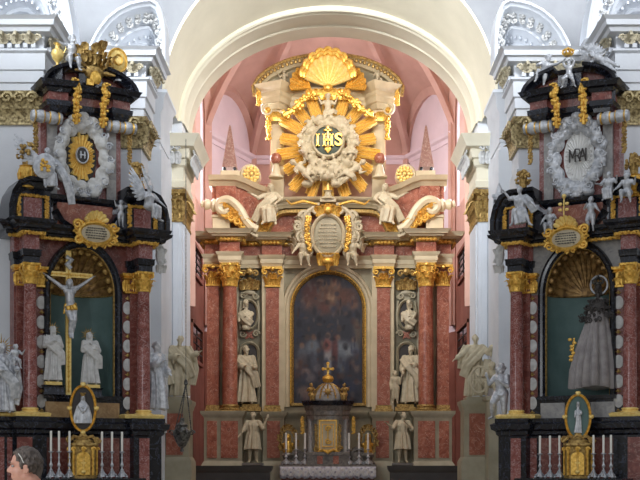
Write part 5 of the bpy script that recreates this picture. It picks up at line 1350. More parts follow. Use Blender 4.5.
    def ins(mb):
        for k in range(5):
            z=.10-k*.05; hw=.22*math.sqrt(max(.1,1-(z/.17)**2)); x=-hw
            while x<hw: l=rd.uniform(.02,.05); mb.box(x,min(x+l,hw),-.1,-.07,z-.009,z+.009); x+=l+.018
    Q('inscription',M['dark'],ins,tb)
    def fr(mb):
        ringface(mb,0,0,.3,.18,[(0,-.02),(0,.07),(.03,.11),(.07,.08),(.08,-.02)],32)
        for k in range(16):
            a=2*PI*k/16; spiral(mb,(.4*cos(a),-.05,.25*sin(a)),.06,1.3,.022,1 if k%2 else -1,a,10,nseg=5); leaf(mb,(.38*cos(a),-.02,.24*sin(a)-.04),(cos(a),-.4,0),.12,.1,.4)
        for sd in (-1,1): spiral(mb,(sd*.38,-.06,.16),.1,1.5,.035,-sd,0,14); spiral(mb,(sd*.36,-.06,-.14),.09,1.5,.03,sd,0,14)
    Q('gilt_frame',M['gold'],fr)
    def crest(mb):
        A0=len(mb.v); shell(mb,0,0,.24,.02,7,.05*PI,.95*PI,.05,.08); mb.xf(Matrix.Translation((0,0,.2)),A0)
    Q('shell_crest',M['goldw'],crest)
    # carved console hanging from the inner end of the cornice
    def cons(mb):
        x=X0+eh+.06; z=zL(250)
        spiral(mb,(x-.02,-.3,z+.16),.12,1.5,.04,-1,0,14); spiral(mb,(x,-.3,z-.12),.1,1.5,.035,1,0,14); mb.ell((x-.02,-.28,z+.02),(.11,.07,.2),10,8)
        for k in range(4): leaf(mb,(x-.08+.05*k,-.3,z-.34),(.3*(k-1.5),-1,0),.2,.08,.4)
        mb.cap((x-.02,-.28,z-.1),(x-.02,-.26,z-.34),.07,.02)
    P('carved_console',M['stucco'],cons)
    # mensa and tabernacle
    mp=WP(84,480,.95,s)
    mz=Zc(478.3,1.0)
    P('altar_table',M['black'],lambda mb:(mb.box(U(30,.9),U(136,.9),-1.5,-.35,mz-.12,mz),mb.box(U(36,.9),U(130,.9),-1.35,-.35,0,mz-.12)))
    return R
SA={s:side_altar(s) for s in (-1,1)}
# gilt tabernacles with oval framed reliefs
def tabern(s,px,py_oval,rxp,ryp):
    nm=SN[s]; w=.95
    p=WP(px,478.3,w,s); mz=Zc(478.3,1.0)
    r=root('tabernacle','rounded gilt tabernacle of the %s side altar below its oval relief'%nm,'tabernacle',(p[0],p[1],mz),(TH if s<0 else -TH)*.5)
    sc=1200/p[1]; Hh=(478.3-443)/sc
    mb=MB(); rr=13/sc
    mb.lathe(0,0,[(rr*1.08,0),(rr*1.08,.04),(rr,.06),(rr,Hh*.86),(rr*1.05,Hh*.9),(rr*1.18,Hh*.93),(rr*1.12,Hh)],32,sy=.8); mb.build('drum',M['goldd'] if s<0 else M['goldd'],r)
    mb=MB()
    for k in range(5):
        a=-PI+PI*(k+.0)/4; x,y=rr*cos(a),rr*.8*sin(a); mb.tube([(x*1.02,y*1.02,.06),(x*1.05,y*1.05,Hh*.4),(x*1.02,y*1.02,Hh*.85)],[.03,.022,.03],8); spiral(mb,(x*1.06,y*1.1,Hh*.82),.05,1.3,.018,1,0,10,nseg=5)
    mb.build('gilt_pilasters',M['gold'],r)
    mb=MB(); mb.ext([(-rr*.5,.07),(rr*.5,.07),(rr*.5,Hh*.6)]+[(rr*.5*cos(PI*k/8),Hh*.6+.1*sin(PI*k/8)) for k in range(1,8)]+[(-rr*.5,Hh*.6)],rr*.55,rr*.86); d=mb.build('tabernacle_door',M['gold'],r)
    mb=MB(); mb.box(-.012,.012,-rr*.92,-rr*.86,.14,Hh*.6); mb.box(-.05,.05,-rr*.92,-rr*.86,Hh*.42,Hh*.46); mb.ell((0,-rr*.88,.13),(.05,.03,.04),8,6); mb.build('door_relief',M['goldw'],d)
    mb=MB()
    for sd in (-1,1):
        spiral(mb,(sd*rr*1.05,-.05,Hh+.06),.07,1.5,.026,-sd,0,14); mb.tube([(sd*rr*1.1,-.05,Hh+.02),(sd*rr*.7,-.05,Hh+.13),(sd*rr*.3,-.03,Hh+.1),(0,-.02,Hh+.18)],[.03,.04,.04,.05],7)
    mb.lathe(0,0,[(rr*.8,Hh-.01),(rr*.75,Hh+.05),(rr*.4,Hh+.1),(rr*.18,Hh+.16),(.03,Hh+.2)],20); mb.build('scroll_top',M['goldd'],r)
    # oval relief standing on the tabernacle
    zc_=CZ+(HY-py_oval)/sc/1.0; 
    zc_=CZ+(HY-py_oval)*p[1]/F; a=rxp/sc; b=ryp/sc
    what='seated crowned Madonna' if s<0 else 'slender standing Madonna'
    o=root('oval_reliquary','gilt oval frame with a silver %s on top of the %s tabernacle'%(what,nm),'reliquary',(p[0],p[1],zc_-b-.12),(TH if s<0 else -TH)*.4)
    c=b+.12
    mb=MB(); ringface(mb,0,c,a*.82,b*.88,[(0,-.03),(0,.03),(.015,.05),(.03,.035),(.045,.05),(.058,-.01),(.05,-.04)],40); mb.lathe(0,0,[(.09,0),(.05,.04),(.04,.1),(.06,.14)],12); mb.build('oval_frame',M['gold'],o)
    mb=MB(); 
    for x,z in ((0,c+b),(0,c-b),(a,c),(-a,c)): mb.ell((x,-.06,z),(.045,.03,.045),8,6); leaf(mb,(x,-.05,z-.03),(0,-1,0),.09,.08,.4)
    mb.build('rosettes',M['goldw'],o)
    mb=MB(); ovaldisc(mb,0,c,a*.83,b*.89,-.03,-.005,32); mb.build('dark_ground',M['dark'] if s<0 else M['teal'],o)
    mb=MB()
    if s<0:
        robe_rings(mb,[(0,-.03,c+b*.32),(0,-.03,c+b*.1),(0,-.03,c-b*.3),(0,-.03,c-b*.62)],[.04,.12,.17,.17],[.02,.03,.04,.04],8,.08,3); mb.cap((0,-.03,c+b*.3),(0,-.03,c+b*.38),.022,.022); head(mb,(0,-.05,c+b*.44),(0,-1,0),.72,'long'); 
        mb.cap((-.08,-.04,c+b*.12),(-.02,-.09,c-b*.1),.025,.02); mb.cap((.08,-.04,c+b*.12),(.03,-.09,c-b*.1),.025,.02); mb.ell((.0,-.08,c-b*.1),(.035,.035,.05)); mb.ell((.0,-.09,c+b*.02),.026)
    else:
        robe_rings(mb,[(0,-.03,c+b*.42),(0,-.03,c+b*.2),(.01,-.03,c-b*.2),(0,-.03,c-b*.68)],[.02,.05,.055,.08],[.02,.03,.03,.04],6,.12,5); mb.cap((0,-.03,c+b*.4),(0,-.03,c+b*.5),.018,.018); head(mb,(0,-.05,c+b*.55),(0,-1,0),.55,'long'); mb.cap((-.05,-.04,c+b*.25),(-.06,-.08,c-b*.0),.018,.015); mb.cap((.05,-.04,c+b*.25),(.03,-.09,c+b*.1),.018,.015); mb.ell((.06,-.06,c+b*.16),(.025,.025,.04))
    mobj('relief_figure',voxel(mb,.007,1),M['silver'],o)
    if s<0:
        mb=MB(); mb.lathe(0,-.05,[(.03,c+b*.5),(.045,c+b*.56),(.05,c+b*.62)],10,cap=False); 
        for k in range(6): mb.ell((.05*cos(k),-.05+.04*sin(k),c+b*.64),.01,6,4)
        mb.build('crown',M['goldd'],o)
tabern(-1,83,408.5,13.2,24)
tabern(1,578,417,13,23.5)
# candlesticks on the side altars
def sides(s,pxs):
    mz=Zc(478.3,1.0); st=None; w=1.05; labs=['leftmost of the left three','middle of the left three','left one beside the gilt tabernacle','right one beside the gilt tabernacle','middle of the right three','rightmost of the right three']
    st=candlestick(.54 if s<0 else .5,.38 if s<0 else .34,.075,M['silver'])
    for i,px in enumerate(pxs):
        p=WP(px,478.3,w,s); lab='tall silver candlestick on the %s side altar, %s'%(SN[s],labs[i]); loc=(p[0],p[1],mz)
        if i==0: st.location=loc; st['label']=lab; st['group']='six candlesticks on the %s side altar'%SN[s]
        else: dup(st,loc,0,lab)
sides(-1,(51,59,69.5,102,112,122)); sides(1,(540,550,559.5,593.5,603.5,611))
# gilt flower urns
def urn(px,py0,py1,w,s,lab):
    p=WP(px,py1,w,s); sc=F/p[1]; hh=(py1-py0)/sc
    r=root('flower_urn',lab,'urn',p,0,'gilt flower urns on the side altars'); u=hh/2.3
    mb=MB(); mb.lathe(0,0,[(u*.3,0),(u*.32,u*.06),(u*.14,u*.16),(u*.2,u*.25),(u*.36,u*.45),(u*.4,u*.75),(u*.3,u*.95),(u*.36,u*1.02)],18)
    for k in range(8): a=2*PI*k/8; mb.tube([(u*.38*cos(a),u*.38*sin(a),u*.4),(u*.42*cos(a),u*.42*sin(a),u*.65),(u*.34*cos(a),u*.34*sin(a),u*.9)],.02*u/.35,5)
    mb.build('vase',M['gold'],r)
    mb=MB(); rd=random.Random(int(px))
    for k in range(46):
        a=rd.uniform(0,2*PI); c=rd.uniform(-.3,1); q=math.sqrt(1-c*c); mb.ell((u*.42*q*cos(a),u*.42*q*sin(a),u*1.55+u*.6*c),(u*.1,u*.1,u*.09),6,5)
    mb.cap((0,0,u*.9),(0,0,u*1.9),u*.2,u*.28); mb.build('flower_bouquet',M['goldd'],r)
urn(27,139,188,.5,-1,'gilt urn of flowers on the left shoulder of the left side altar')
urn(137,160,199,.35,-1,'gilt urn of flowers behind the winged angel at the right of the left side altar')
urn(634,151,194,.5,1,'gilt urn of flowers at the right edge, on the right side altar')
urn(523,168,206,.3,1,'gilt bouquet above the seated angel on the right side altar')
# ---------------------------------------------------------------- figures
SV=M['silver']; ST=M['statue']
TR={-1:TH,1:-TH}
def wh(px,py0,py1,w,s):
    p=WP(px,py1,w,s); return p,(py1-py0)*p[1]/F
def halo(rr,mat,n=13,top=True,name='halo'):
    def f(r,g,h):
        mb=MB(); c=g['hed']+Vector((0,.05*h,.02*h))
        for k in range(n):
            a=-.25*PI+1.5*PI*k/(n-1); d=Vector((cos(a),0,sin(a))); t=Vector((-sin(a),0,cos(a))); L=rr*h*(1 if k%2 else .75)
            q0=c+d*.05*h; q1=c+d*L; mb.add([q0-t*.012*h,q0+t*.012*h,q1,q0-t*.012*h+Vector((0,.01,0)),q0+t*.012*h+Vector((0,.01,0)),q1+Vector((0,.01,0))],[(0,1,2),(3,4,5),(0,1,4,3),(1,2,5,4),(2,0,3,5)])
        mb.lathe(c.x,c.y,[(.055*h,c.z-.005),(.06*h,c.z),(.055*h,c.z+.005)],8,cap=False) if False else None
        mb.build(name,mat,r)
    return f
def plinthed(r,name,m,prof): 
    mb=MB(); mb.lathe(0,0,prof,14); return mb.build(name,m,r)
# --- left altar
# crucifix
s=-1; w=.08
p0=WP(65.5,395,w,s); zt=A(70,251,w).z; cx=0
r=root('crucifix','gilt cross with silvered crucified Christ standing in the left altar niche','crucifix',p0,TR[s])
hz=zt-p0[2]; mb=MB(); zb_=A(71,275,w).z-p0[2]; off=A(71,275,w).x-A(65.5,395,w).x
mb.box(off*.5-.055,off*.5+.055,-.03,.03,0,hz); mb.box(off*.5-.5,off*.5+.5,-.03,.03,zb_-.05,zb_+.05); mb.build('cross',M['goldw'],r)
mb=MB()
for k in range(28): mb.ell((off*.5,-.035,.08+k*(hz-.15)/28),(.025,.012,.025),6,4)
for k in range(10): mb.ell((off*.5+(-.45+.1*k),-.035,zb_),(.025,.012,.025),6,4)
mb.tube([(off*.5,-.033,.05),(off*.5,-.033,hz-.1)],.01,5); mb.tube([(off*.5-.46,-.033,zb_),(off*.5+.46,-.033,zb_)],.01,5); mb.build('cross_relief',M['gold'],r)
mb=MB(); mb.tube([(off*.5-.06,-.05,zb_+.36),(off*.5+.05,-.06,zb_+.3),(off*.5-.04,-.05,zb_+.2),(off*.5+.04,-.05,zb_+.12)],[.05,.06,.06,.05],8); mb.build('title_scroll',M['silver'],r)
h=1.2
cj=J(pel=(.02,-.02,.53),wai=(.0,-.04,.63),che=(0,-.03,.76),nec=(0,-.04,.85),hed=(-.02,-.09,.90),sl=(-.12,-.02,.84),sr=(.12,-.02,.84),el=(-.25,-.0,.93),er=(.25,0,.93),hl=(-.40,.0,1.03),hr=(.38,.0,1.03),
   pl=(-.03,-.01,.5),pr=(.07,-.01,.5),kl=(.01,-.11,.29),kr=(.06,-.10,.28),al=(.0,-.03,.07),ar=(.035,-.06,.06),tl=(-.0,-.08,.0),tr=(.03,-.11,-.01),fd=(-.35,-1,-.6))
zf=A(72,338,w).z-p0[2]
b=bpy.data.objects.new('christ_figure',None)
mb=MB(); g=skeleton(mb,cj,h,False,'long',True,seed=2); me=voxel(mb,.010,1); o=mobj('christ_figure',me,SV,r); o.location=(off*.5,-.07,zf)
mb=MB(); robe_rings(mb,[g['wai']+Vector((0,0,-.08)),g['pel'],g['pel']+Vector((.01,-.02,-.10))],[.10,.125,.12],[.095,.12,.12],7,.12,2); mb.cap(g['pel']+Vector((-.1,0,.02)),g['pel']+Vector((-.14,0,-.15)),.04,.02); o2=mobj('loincloth',voxel(mb,.01,1),M['gold'],o)
# niche figures
def nich(px,y0,y1,lab,pose,seed,hl):
    p,h=wh(px,y0,y1,.12 if px<60 else .1,-1)
    r=statue('statue',lab,'statue',(p[0],p[1],p[2]),h,M['stucco'],pose,TR[-1],'stand',[[(-.13,-.1,.74),(0,-.14,.62),(.13,-.12,.5),(.15,-.08,.3)]],'long',extra=halo(.16,M['goldd']),seed=seed)
    mb=MB(); mb.box(-.17,.17,-.14,.14,-.07,.0); mb.build('gilt_base',M['goldw'],r)
    mb=MB(); mb.sweep([(-.2,.2),(-.2,-.16),(.2,-.16),(.2,.2)],[(-.1,-.26),(.03,-.26),(.0,-.2),(0,-.1),(.03,-.07),(-.1,-.07)]); mb.build('black_pedestal',M['black'],r)
nich(52,326,382,'robed haloed statue with clasped hands at the left foot of the crucifix',J(el=(-.15,-.06,.64),er=(.15,-.06,.64),hl=(-.02,-.16,.70),hr=(.02,-.16,.70),hed=(.02,-.02,.925),fd=(.5,-1,.3)),3,1)
nich(90,332,385,'robed haloed statue with hands on chest at the right foot of the crucifix',J(el=(-.15,-.06,.64),er=(.15,-.06,.64),hl=(.0,-.15,.66),hr=(.0,-.14,.74),hed=(-.02,-.02,.925),fd=(-.5,-1,.4)),4,1)
# far left saint with child
def child_in_arm(r,g,h):
    halo(.2,M['goldd'],15)(r,g,h)
    mb=MB(); A0=J(**{k:v for k,v in seated().items()}); skeleton(mb,A0,h*.42,True,seed=4); mb.xf(Matrix.Translation((.16*h,-.14*h,.62*h))); mobj('child',voxel(mb,.012,1),SV,r)
p,h=wh(2,343,413,.45,-1)
statue('statue','silvered saint with a starry halo holding a child at the far left edge','statue',p,h,SV,J(er=(.17,-.07,.64),hr=(.17,-.2,.62),hl=(-.02,-.2,.6),fd=(.1,-1,-.1)),TR[-1],'stand',[[(-.14,-.08,.76),(0,-.14,.58),(.14,-.14,.42),(.16,-.1,.2)],[(.12,.0,.8),(.17,-.06,.6),(.2,-.05,.35),(.16,-.05,.12)]],'long',extra=child_in_arm,seed=7,robe_amp=.16)
# herm figures at the altar end
for s_,px,lab in ((-1,156,'slender draped stucco herm at the right end of the left side altar'),):
    p,h=wh(px,342,411,.15,s_)
    statue('statue',lab,'statue',p,h,SV,J(hl=(-.05,-.2,.7),hr=(.1,-.18,.55),fd=(.6,-1,0)),TR[s_]*1.6,'stand',None,'short',seed=9,robe_amp=.2)
p,h=wh(501,366,421,.3,1)
statue('putto','naked silvered putto stepping down at the left end of the right side altar','putto',p,h,SV,J(hl=(-.22,-.1,.78),el=(-.2,-.06,.68),hr=(.06,-.2,.7),er=(.17,-.1,.62),kl=(-.1,-.15,.33),al=(-.16,-.02,.08),tl=(-.2,-.1,.04),fd=(-.3,-1,-.1)),TR[1],'loin',None,child=True,seed=3)
# top of left altar
p,h=wh(72,38,73,.35,-1)
statue('putto','silvered putto seated on the top left of the left side altar, reaching toward the vase','putto',p,h*1.25,SV,J(**dict(seated(),hl=(-.33,-.1,.62),el=(-.22,-.05,.6),hr=(.33,-.1,.42),er=(.22,-.05,.5),tl=(-.14,-.28,-.03),al=(-.12,-.22,.02),al_=(0,0,0))) if False else dict(seated(),hl=(-.33,-.1,.62),el=(-.22,-.05,.6),hr=(.33,-.1,.42),er=(.22,-.05,.5)),TR[-1],'loin',None,child=True,seed=5)
p=WP(57.5,68,.3,-1); r=root('vase','slim gilt ewer with a handle on the top left of the left side altar','vase',p)
mb=MB(); mb.lathe(0,0,[(.09,0),(.09,.02),(.03,.06),(.03,.1),(.1,.18),(.13,.28),(.11,.35),(.05,.39),(.04,.45),(.09,.49)],18); mb.build('vase_body',M['goldw'],r)
mb=MB(); mb.tube([(.08,0,.47),(.15,0,.46),(.17,0,.38),(.12,0,.3)],.014,6); mb.build('handle',M['goldw'],r)
mb=MB(); mb.box(p[0]-.1,p[0]+.12,p[1]-.1,p[1]+.2,p[2]-.5,p[2]); o=mb.build('vase_bracket',M['black']); tag(o,'black bracket under the gilt ewer on the left side altar','bracket')
# plumed trophy
r=root('plume_trophy','brown gilt plume and foliage trophy at the top centre of the left side altar','trophy',WP(93,78,.3,-1),TR[-1])
mb=MB(); rd=random.Random(6)
for k in range(34):
    a=rd.uniform(.05*PI,.95*PI); rr=rd.uniform(.1,.42); c=Vector((rr*cos(a)*1.1,-.1-rd.uniform(0,.12),.1+rr*sin(a)*1.2)); leaf(mb,c,(cos(a),-.5,0),.2,.13,.5)
for k in range(9): a=PI*k/8; mb.tube([(0,-.05,.1),(.25*cos(a),-.1,.1+.3*sin(a)),(.42*cos(a),-.16,.1+.5*sin(a)-.04)],[.03,.05,.02],6)
mb.ell((0,-.05,.12),(.22,.15,.2),10,8)
mb.build('foliage',M['goldd'],r); mb=MB(); 
for k in range(3): mb.box(-.05-.07*k,.09-.07*k,-.22,-.16,-.12+.0*k-.05*k,.0-.05*k)
mb.ell((0,-.2,-.05),(.12,.06,.14),10,8); mb.build('gilt_knot',M['gold'],r)
r=root('sun_disc','gilt oval disc on a short stem at the top right of the left side altar','disc',WP(118,82,.3,-1),TR[-1])
zc_=A(117,61,.3).z-A(118,82,.3).z
mb=MB(); ovaldisc(mb,-.02,zc_,.2,.25,-.03,.04,32,.05); mb.build('disc',M['goldw'],r)
mb=MB(); ringface(mb,-.02,zc_,.17,.22,[(0,.03),(0,.07),(.03,.08),(.05,.02)],32); ringface(mb,-.02,zc_,.07,.09,[(0,.07),(0,.11),(.02,.12),(.03,.07)],24); mb.build('disc_rings',M['gold'],r)
mb=MB(); mb.lathe(0,.0,[(.1,0),(.1,.03),(.03,.08),(.03,zc_-.2)],10); mb.build('stem',SV,r)
# winged angel with shield (left) and winged angel (right), small putto
def shield(r,g,h):
    mb=MB(); A0=len(mb.v); ovaldisc(mb,0,0,.2*h,.24*h,-.02,.02,28,.05*h); mb.xf(Matrix.Translation((-.12*h,-.26*h,.42*h))@Matrix.Rotation(.4,4,'Y'),A0); sh_=mb.build('shield',SV,r)
    mb=MB(); rd=random.Random(1)
    for k in range(14): mb.ell((-.12*h+rd.uniform(-.08,.08)*h,-.34*h,.42*h+rd.uniform(-.1,.1)*h),(.03*h,.02*h,.03*h),6,5)
    mb.build('gilt_emblem',M['gold'],sh_)
p,h=wh(47,151,192,.75,-1)
statue('angel','silvered kneeling winged angel holding an oval shield beside the left sunburst oval','angel',p,h*1.3,SV,dict(seated(),hl=(-.2,-.24,.42),hr=(.05,-.26,.45),fd=(-.5,-1,-.2)),TR[-1],'seat',[[(.12,-.02,.6),(.22,-.1,.45),(.34,-.1,.25),(.42,-.08,.02),(.46,-.06,-.2)]],'short',wings=((-1,12),),extra=shield,seed=11)
p,h=wh(150,186,222,.85,-1)
statue('angel','silvered winged angel leaning at the right shoulder of the left side altar','angel',p,h*1.25,SV,dict(seated(-1),hr=(.25,-.18,.4),hl=(-.22,-.2,.5)),TR[-1]+.5,'seat',None,'short',wings=((-1,30),(1,60)),seed=12)
p,h=wh(121,201,228,.35,-1)
statue('putto','small silvered putto climbing beside the gilt cartouche of the left side altar','putto',p,h,SV,kidA if False else J(hl=(-.25,-.06,.92),el=(-.2,-.03,.78),hr=(.2,-.12,.6),er=(.2,-.04,.66),kl=(-.1,-.08,.33),al=(-.06,.0,.1),tl=(-.08,-.08,.05),fd=(-.6,-1,.2)),TR[-1],None,None,child=True,seed=13)
# --- right altar figures
p,h=wh(520,182,229,.85,1)
statue('angel','silvered seated angel in a loose robe on the left shoulder of the right side altar','angel',p,h*1.1,SV,dict(seated(-1),hl=(-.28,-.08,.72),el=(-.2,-.02,.6),hr=(.35,-.2,.4),er=(.24,-.1,.5),kl=(-.05,-.2,.33),kr=(.16,-.2,.3),ar=(.26,-.2,.04),tr=(.33,-.26,.0)),TR[1],'seat',[[(.1,-.02,.6),(.2,-.06,.5),(.3,-.02,.3)]],'short',seed=21)
r=root('relic_tower','small silvered turret standing on the far left scroll of the right side altar','turret',wh(499,182,211,.0,1)[0],TR[1])
mb=MB(); mb.box(-.1,.1,-.1,.1,0,.3); mb.box(-.12,.12,-.12,.12,.28,.34); mb.lathe(0,0,[(.09,.34),(.07,.46),(.03,.55),(.01,.6)],10); mb.build('turret_body',SV,r)
mb=MB(); [mb.box(x-.02,x+.02,-.115,-.095,z,z+.07) for x in (-.05,.05) for z in (.05,.16)]; mb.build('turret_windows',M['dark'],r)
p,h=wh(550,206,236,.42,1)
statue('putto','silvered putto sitting left of the gilt cartouche on the right side altar','putto',p,h*1.1,SV,dict(seated(),hl=(-.22,-.15,.4),hr=(.2,-.18,.45),fd=(.4,-1,.1)),TR[1],'loin',None,child=True,seed=22)
p,h=wh(591,198,232,.42,1)
statue('putto','silvered putto standing right of the gilt cartouche on the right side altar','putto',p,h,SV,J(hl=(-.1,-.18,.78),el=(-.18,-.06,.7),hr=(.26,-.1,.6),er=(.2,-.04,.66),kl=(-.09,-.1,.33),fd=(-.5,-1,0)),TR[1],None,None,child=True,seed=23)
p,h=wh(609,170,203,.7,1)
statue('angel','silvered angel seated at the lower right of the right oval frame','angel',p,h*1.15,SV,dict(seated(),hl=(-.3,-.2,.5),fd=(-.6,-1,0)),TR[1],'seat',None,'short',seed=24)
p,h=wh(627,170,205,.8,1)
statue('putto','silvered putto seated beside the gilt urn at the right of the right side altar','putto',p,h*1.1,SV,dict(seated(),fd=(-.3,-1,0)),TR[1],'loin',None,child=True,seed=25)
# gilt flower sprig above right cartouche
r=root('flower_sprig','small pale gilt flower sprig rising from the right cartouche','flower sprig',wh(564,196,214,.45,1)[0],TR[1])
mb=MB(); mb.tube([(0,0,-.12),(0,-.02,.1),(0,0,.34)],.016,5); [mb.ell((sd*.07,-.03,z),(.045,.03,.035),7,5) for sd in (-1,1) for z in (.08,.2)]; mb.ell((0,0,.36),.05,8,6); mb.build('sprig',M['goldw'],r)
# top right altar figures
p,h=wh(538,58,87,.3,1)
statue('putto','silvered putto reclining on the top left arc of the right side altar','putto',p,h*1.35,SV,dict(seated(),hl=(-.1,-.2,.5),hr=(.38,-.1,.78),er=(.25,-.04,.66),fd=(.5,-1,.3)),TR[1]+.3,'loin',None,child=True,seed=31,tilt=(0,.35))
p,h=wh(569,62,90,.45,1)
def crown(r,g,h):
    mb=MB(); c=(g['hl']+g['hr'])/2+Vector((0,-.02,.1*h)); mb.lathe(c.x,c.y,[(.13*h,c.z-.04*h),(.16*h,c.z),(.17*h,c.z+.04*h)],14)
    for k in range(8): a=2*PI*k/8; mb.tube([(c.x+.17*h*cos(a),c.y+.17*h*sin(a),c.z+.03*h),(c.x+.2*h*cos(a),c.y+.2*h*sin(a),c.z+.12*h),(c.x+.08*h*cos(a),c.y+.08*h*sin(a),c.z+.2*h)],.03*h,6)
    mb.ell((c.x,c.y,c.z+.22*h),.05*h,8,6); mb.build('crown',M['gold'],r)
statue('putto','silvered putto holding a gilt crown overhead on the top of the right side altar','putto',p,h*1.05,SV,J(hl=(-.1,-.08,1.06),el=(-.19,-.03,.93),hr=(.1,-.08,1.06),er=(.19,-.03,.93),kl=(-.16,-.16,.36),al=(-.2,-.05,.14),tl=(-.26,-.1,.08),kr=(.14,-.1,.34),ar=(.2,-.0,.12),tr=(.26,-.05,.06)),TR[1],'loin',None,child=True,extra=crown,seed=32)
p,h=wh(619,46,70,.35,1)
statue('angel','silvered flying putto with gilt wings over the top right of the right side altar','angel',p,h*1.5,SV,J(hl=(-.36,-.1,.92),el=(-.22,-.05,.84),hr=(.3,-.1,.62),er=(.2,-.04,.68),fd=(-.6,-1,0)),TR[1],'loin',None,child=True,wings=((1,50),(-1,60)),seed=33,tilt=(0,-.95))
mb=MB(); q=WP(610,82,.25,1); mb.box(q[0]-.1,q[0]+.1,q[1]-.05,q[1]+.3,q[2]-.4,q[2]+.25); o=mb.build('angel_bracket',M['black']); tag(o,'black bracket carrying the flying gilt winged putto','bracket')
# robed madonna in right niche
p=WP(597,388,.1,1); zr=lambda y:(388-y)*p[1]/F
r=root('robed_madonna','statue in a wide grey silk cloak with dark ruffled collar in the right niche','statue',(p[0],p[1],p[2]),TR[1]*.5)
mb=MB(); n=120; rows=[]; prof=[(388,27,18),(386,28,19),(370,27,18),(350,22,15.5),(335,17,13.5),(322,12,11),(312,9.5,9),(303,6,6.5),(298,3,4)]
for y,lx,rx in prof:
    row=[]
    for k in range(n):
        a=2*PI*k/n; t=(388-y)/90; f=1+.12*(1-t*.6)*(abs(sin(7*a+1.2*sin(3*a)))*2-1); wx=(lx if cos(a)<0 else rx)*p[1]/F*f; row.append((wx*cos(a)+.02,wx*.62*sin(a)*1,zr(y)+(.03*sin(a*3) if y>380 else 0)))
    rows.append(row)
mb.grid(rows,False,True); mb.f.append(tuple(range(n))); m,nt,b=newmat('silk_cloak'); nn=noise(nt,6,4); rp=ramp(nt,nn.outputs[0],[(.3,(128,122,122)),(.7,(160,154,152))]); nt.links.new(rp.outputs[0],b.inputs['Base Color']); b.inputs['Roughness'].default_value=.38; b.inputs['Sheen Weight'].default_value=.3
mb.build('silk_cloak',m,r)
mb=MB(); rd=random.Random(2)
for q,(y,rx) in enumerate(((318,15),(310,12.5),(303,9))):
    for k in range(40):
        a=rd.uniform(0,2*PI); R_=rx*p[1]/F*rd.uniform(.8,1.1); spiral(mb,(R_*cos(a)+.02,R_*.62*sin(a),zr(y)+rd.uniform(-.09,.07)),rd.uniform(.03,.06),1.2,.018,1,a,8,nseg=5)
mb.ell((.02,0,zr(308)),(.2,.14,.2),10,8); mb.build('ruffled_collar',M['dark'],r)
mb=MB(); mb.cap((.02,-.02,zr(302)),(.02,-.02,zr(294)),.05,.045); head(mb,(.02,-.04,zr(289)),(-.2,-1,-.1),1.25,'long'); mobj('head',voxel(mb,.01,1),M['dark'],r)
mb=MB(); mb.lathe(0,0,[(.08,0),(.10,.04),(.09,.05)],12); mb.xf(Matrix.Translation((.02,-.03,zr(285)))); 
for k in range(10): a=2*PI*k/10; mb.tube([(.02+.1*cos(a),-.03+.1*sin(a),zr(284)),(.02+.12*cos(a),-.03+.12*sin(a),zr(281)),(.02+.03*cos(a),-.03+.03*sin(a),zr(278))],.012,5)
mb.ell((.02,-.03,zr(277)),.03); mb.build('crown',M['dsilver'],r)
mb=MB(); ringface(mb,.04,zr(285),.15,.17,[(0,-.03),(0,.0),(.03,.01),(.04,-.03)],28); mb.build('halo_ring',SV,r)
mb=MB(); x=-.48; mb.tube([(x,-.1,zr(362)),(x+.01,-.12,zr(350)),(x+.03,-.1,zr(338))],.018,6)
for k in range(7): mb.ell((x+rd.uniform(-.06,.06),-.12,zr(360-3.4*k)),(.05,.035,.035),7,5)
mb.build('gilt_flower_stem',M['gold'],r)
# ---------------------------------------------------------------- statues on the pier pedestals
def pierped(s,px0,px1,lab):
    Y=30.3; x0=(px0-CX)/F*Y; x1=(px1-CX)/F*Y; zf=lambda y:CZ+(HY-y)/F*Y; xc=(x0+x1)/2
    r=root('statue_pedestal',lab,'pedestal',(xc,Y,0),0,'pedestals of the large saints'); hw=(x1-x0)/2
    mb=MB(); mb.sweep([(-hw,.6),(-hw,-.3),(hw,-.3),(hw,.6)],[(-.2,0),(.08,0),(.08,zf(462)),(.04,zf(459)),(0,zf(457)),(0,zf(411)),(.03,zf(409)),(.05,zf(406)),(.08,zf(404)),(.08,zf(401)),(-.2,zf(400.5))]); mb.box(-hw+.06,hw-.06,-.25,.5,zf(402),zf(397)); mb.build('pedestal_block',M['cstone2'],r)
    mb=MB(); mb.box(-hw+.12,hw-.14,-.33,-.28,zf(455),zf(414)); mb.build('red_panel',M['rose'],r)
    return (xc,Y+.1,zf(397))
q=pierped(-1,163,190,'cream pedestal with red marble panel under the large saint by the left pier')
def tri(px0,px1,Y):
    pass
sa=J(er=(.2,-.06,.66),hr=(.3,-.16,.72),el=(-.16,-.06,.64),hl=(-.04,-.2,.66),kr=(.08,-.07,.29),hed=(.02,-.02,.925),fd=(-.4,-1,.1))
statue('statue','large ivory bearded saint in a heavy mantle on the pedestal by the left pier','statue',(q[0]+.05,q[1],q[2]),1.55,ST,sa,.2,'stand',[[(-.14,-.06,.8),(-.02,-.15,.66),(.12,-.14,.52),(.2,-.1,.32)],[(.13,.0,.82),(.2,-.06,.66),(.24,-.05,.45),(.2,-.05,.2)],[(-.2,-.05,.6),(-.18,-.12,.42),(-.12,-.14,.2)]],'short',True,seed=41,robe_amp=.17,vox=.014)
q=pierped(1,463,489,'cream pedestal with red marble panel under the large saint by the right pier')
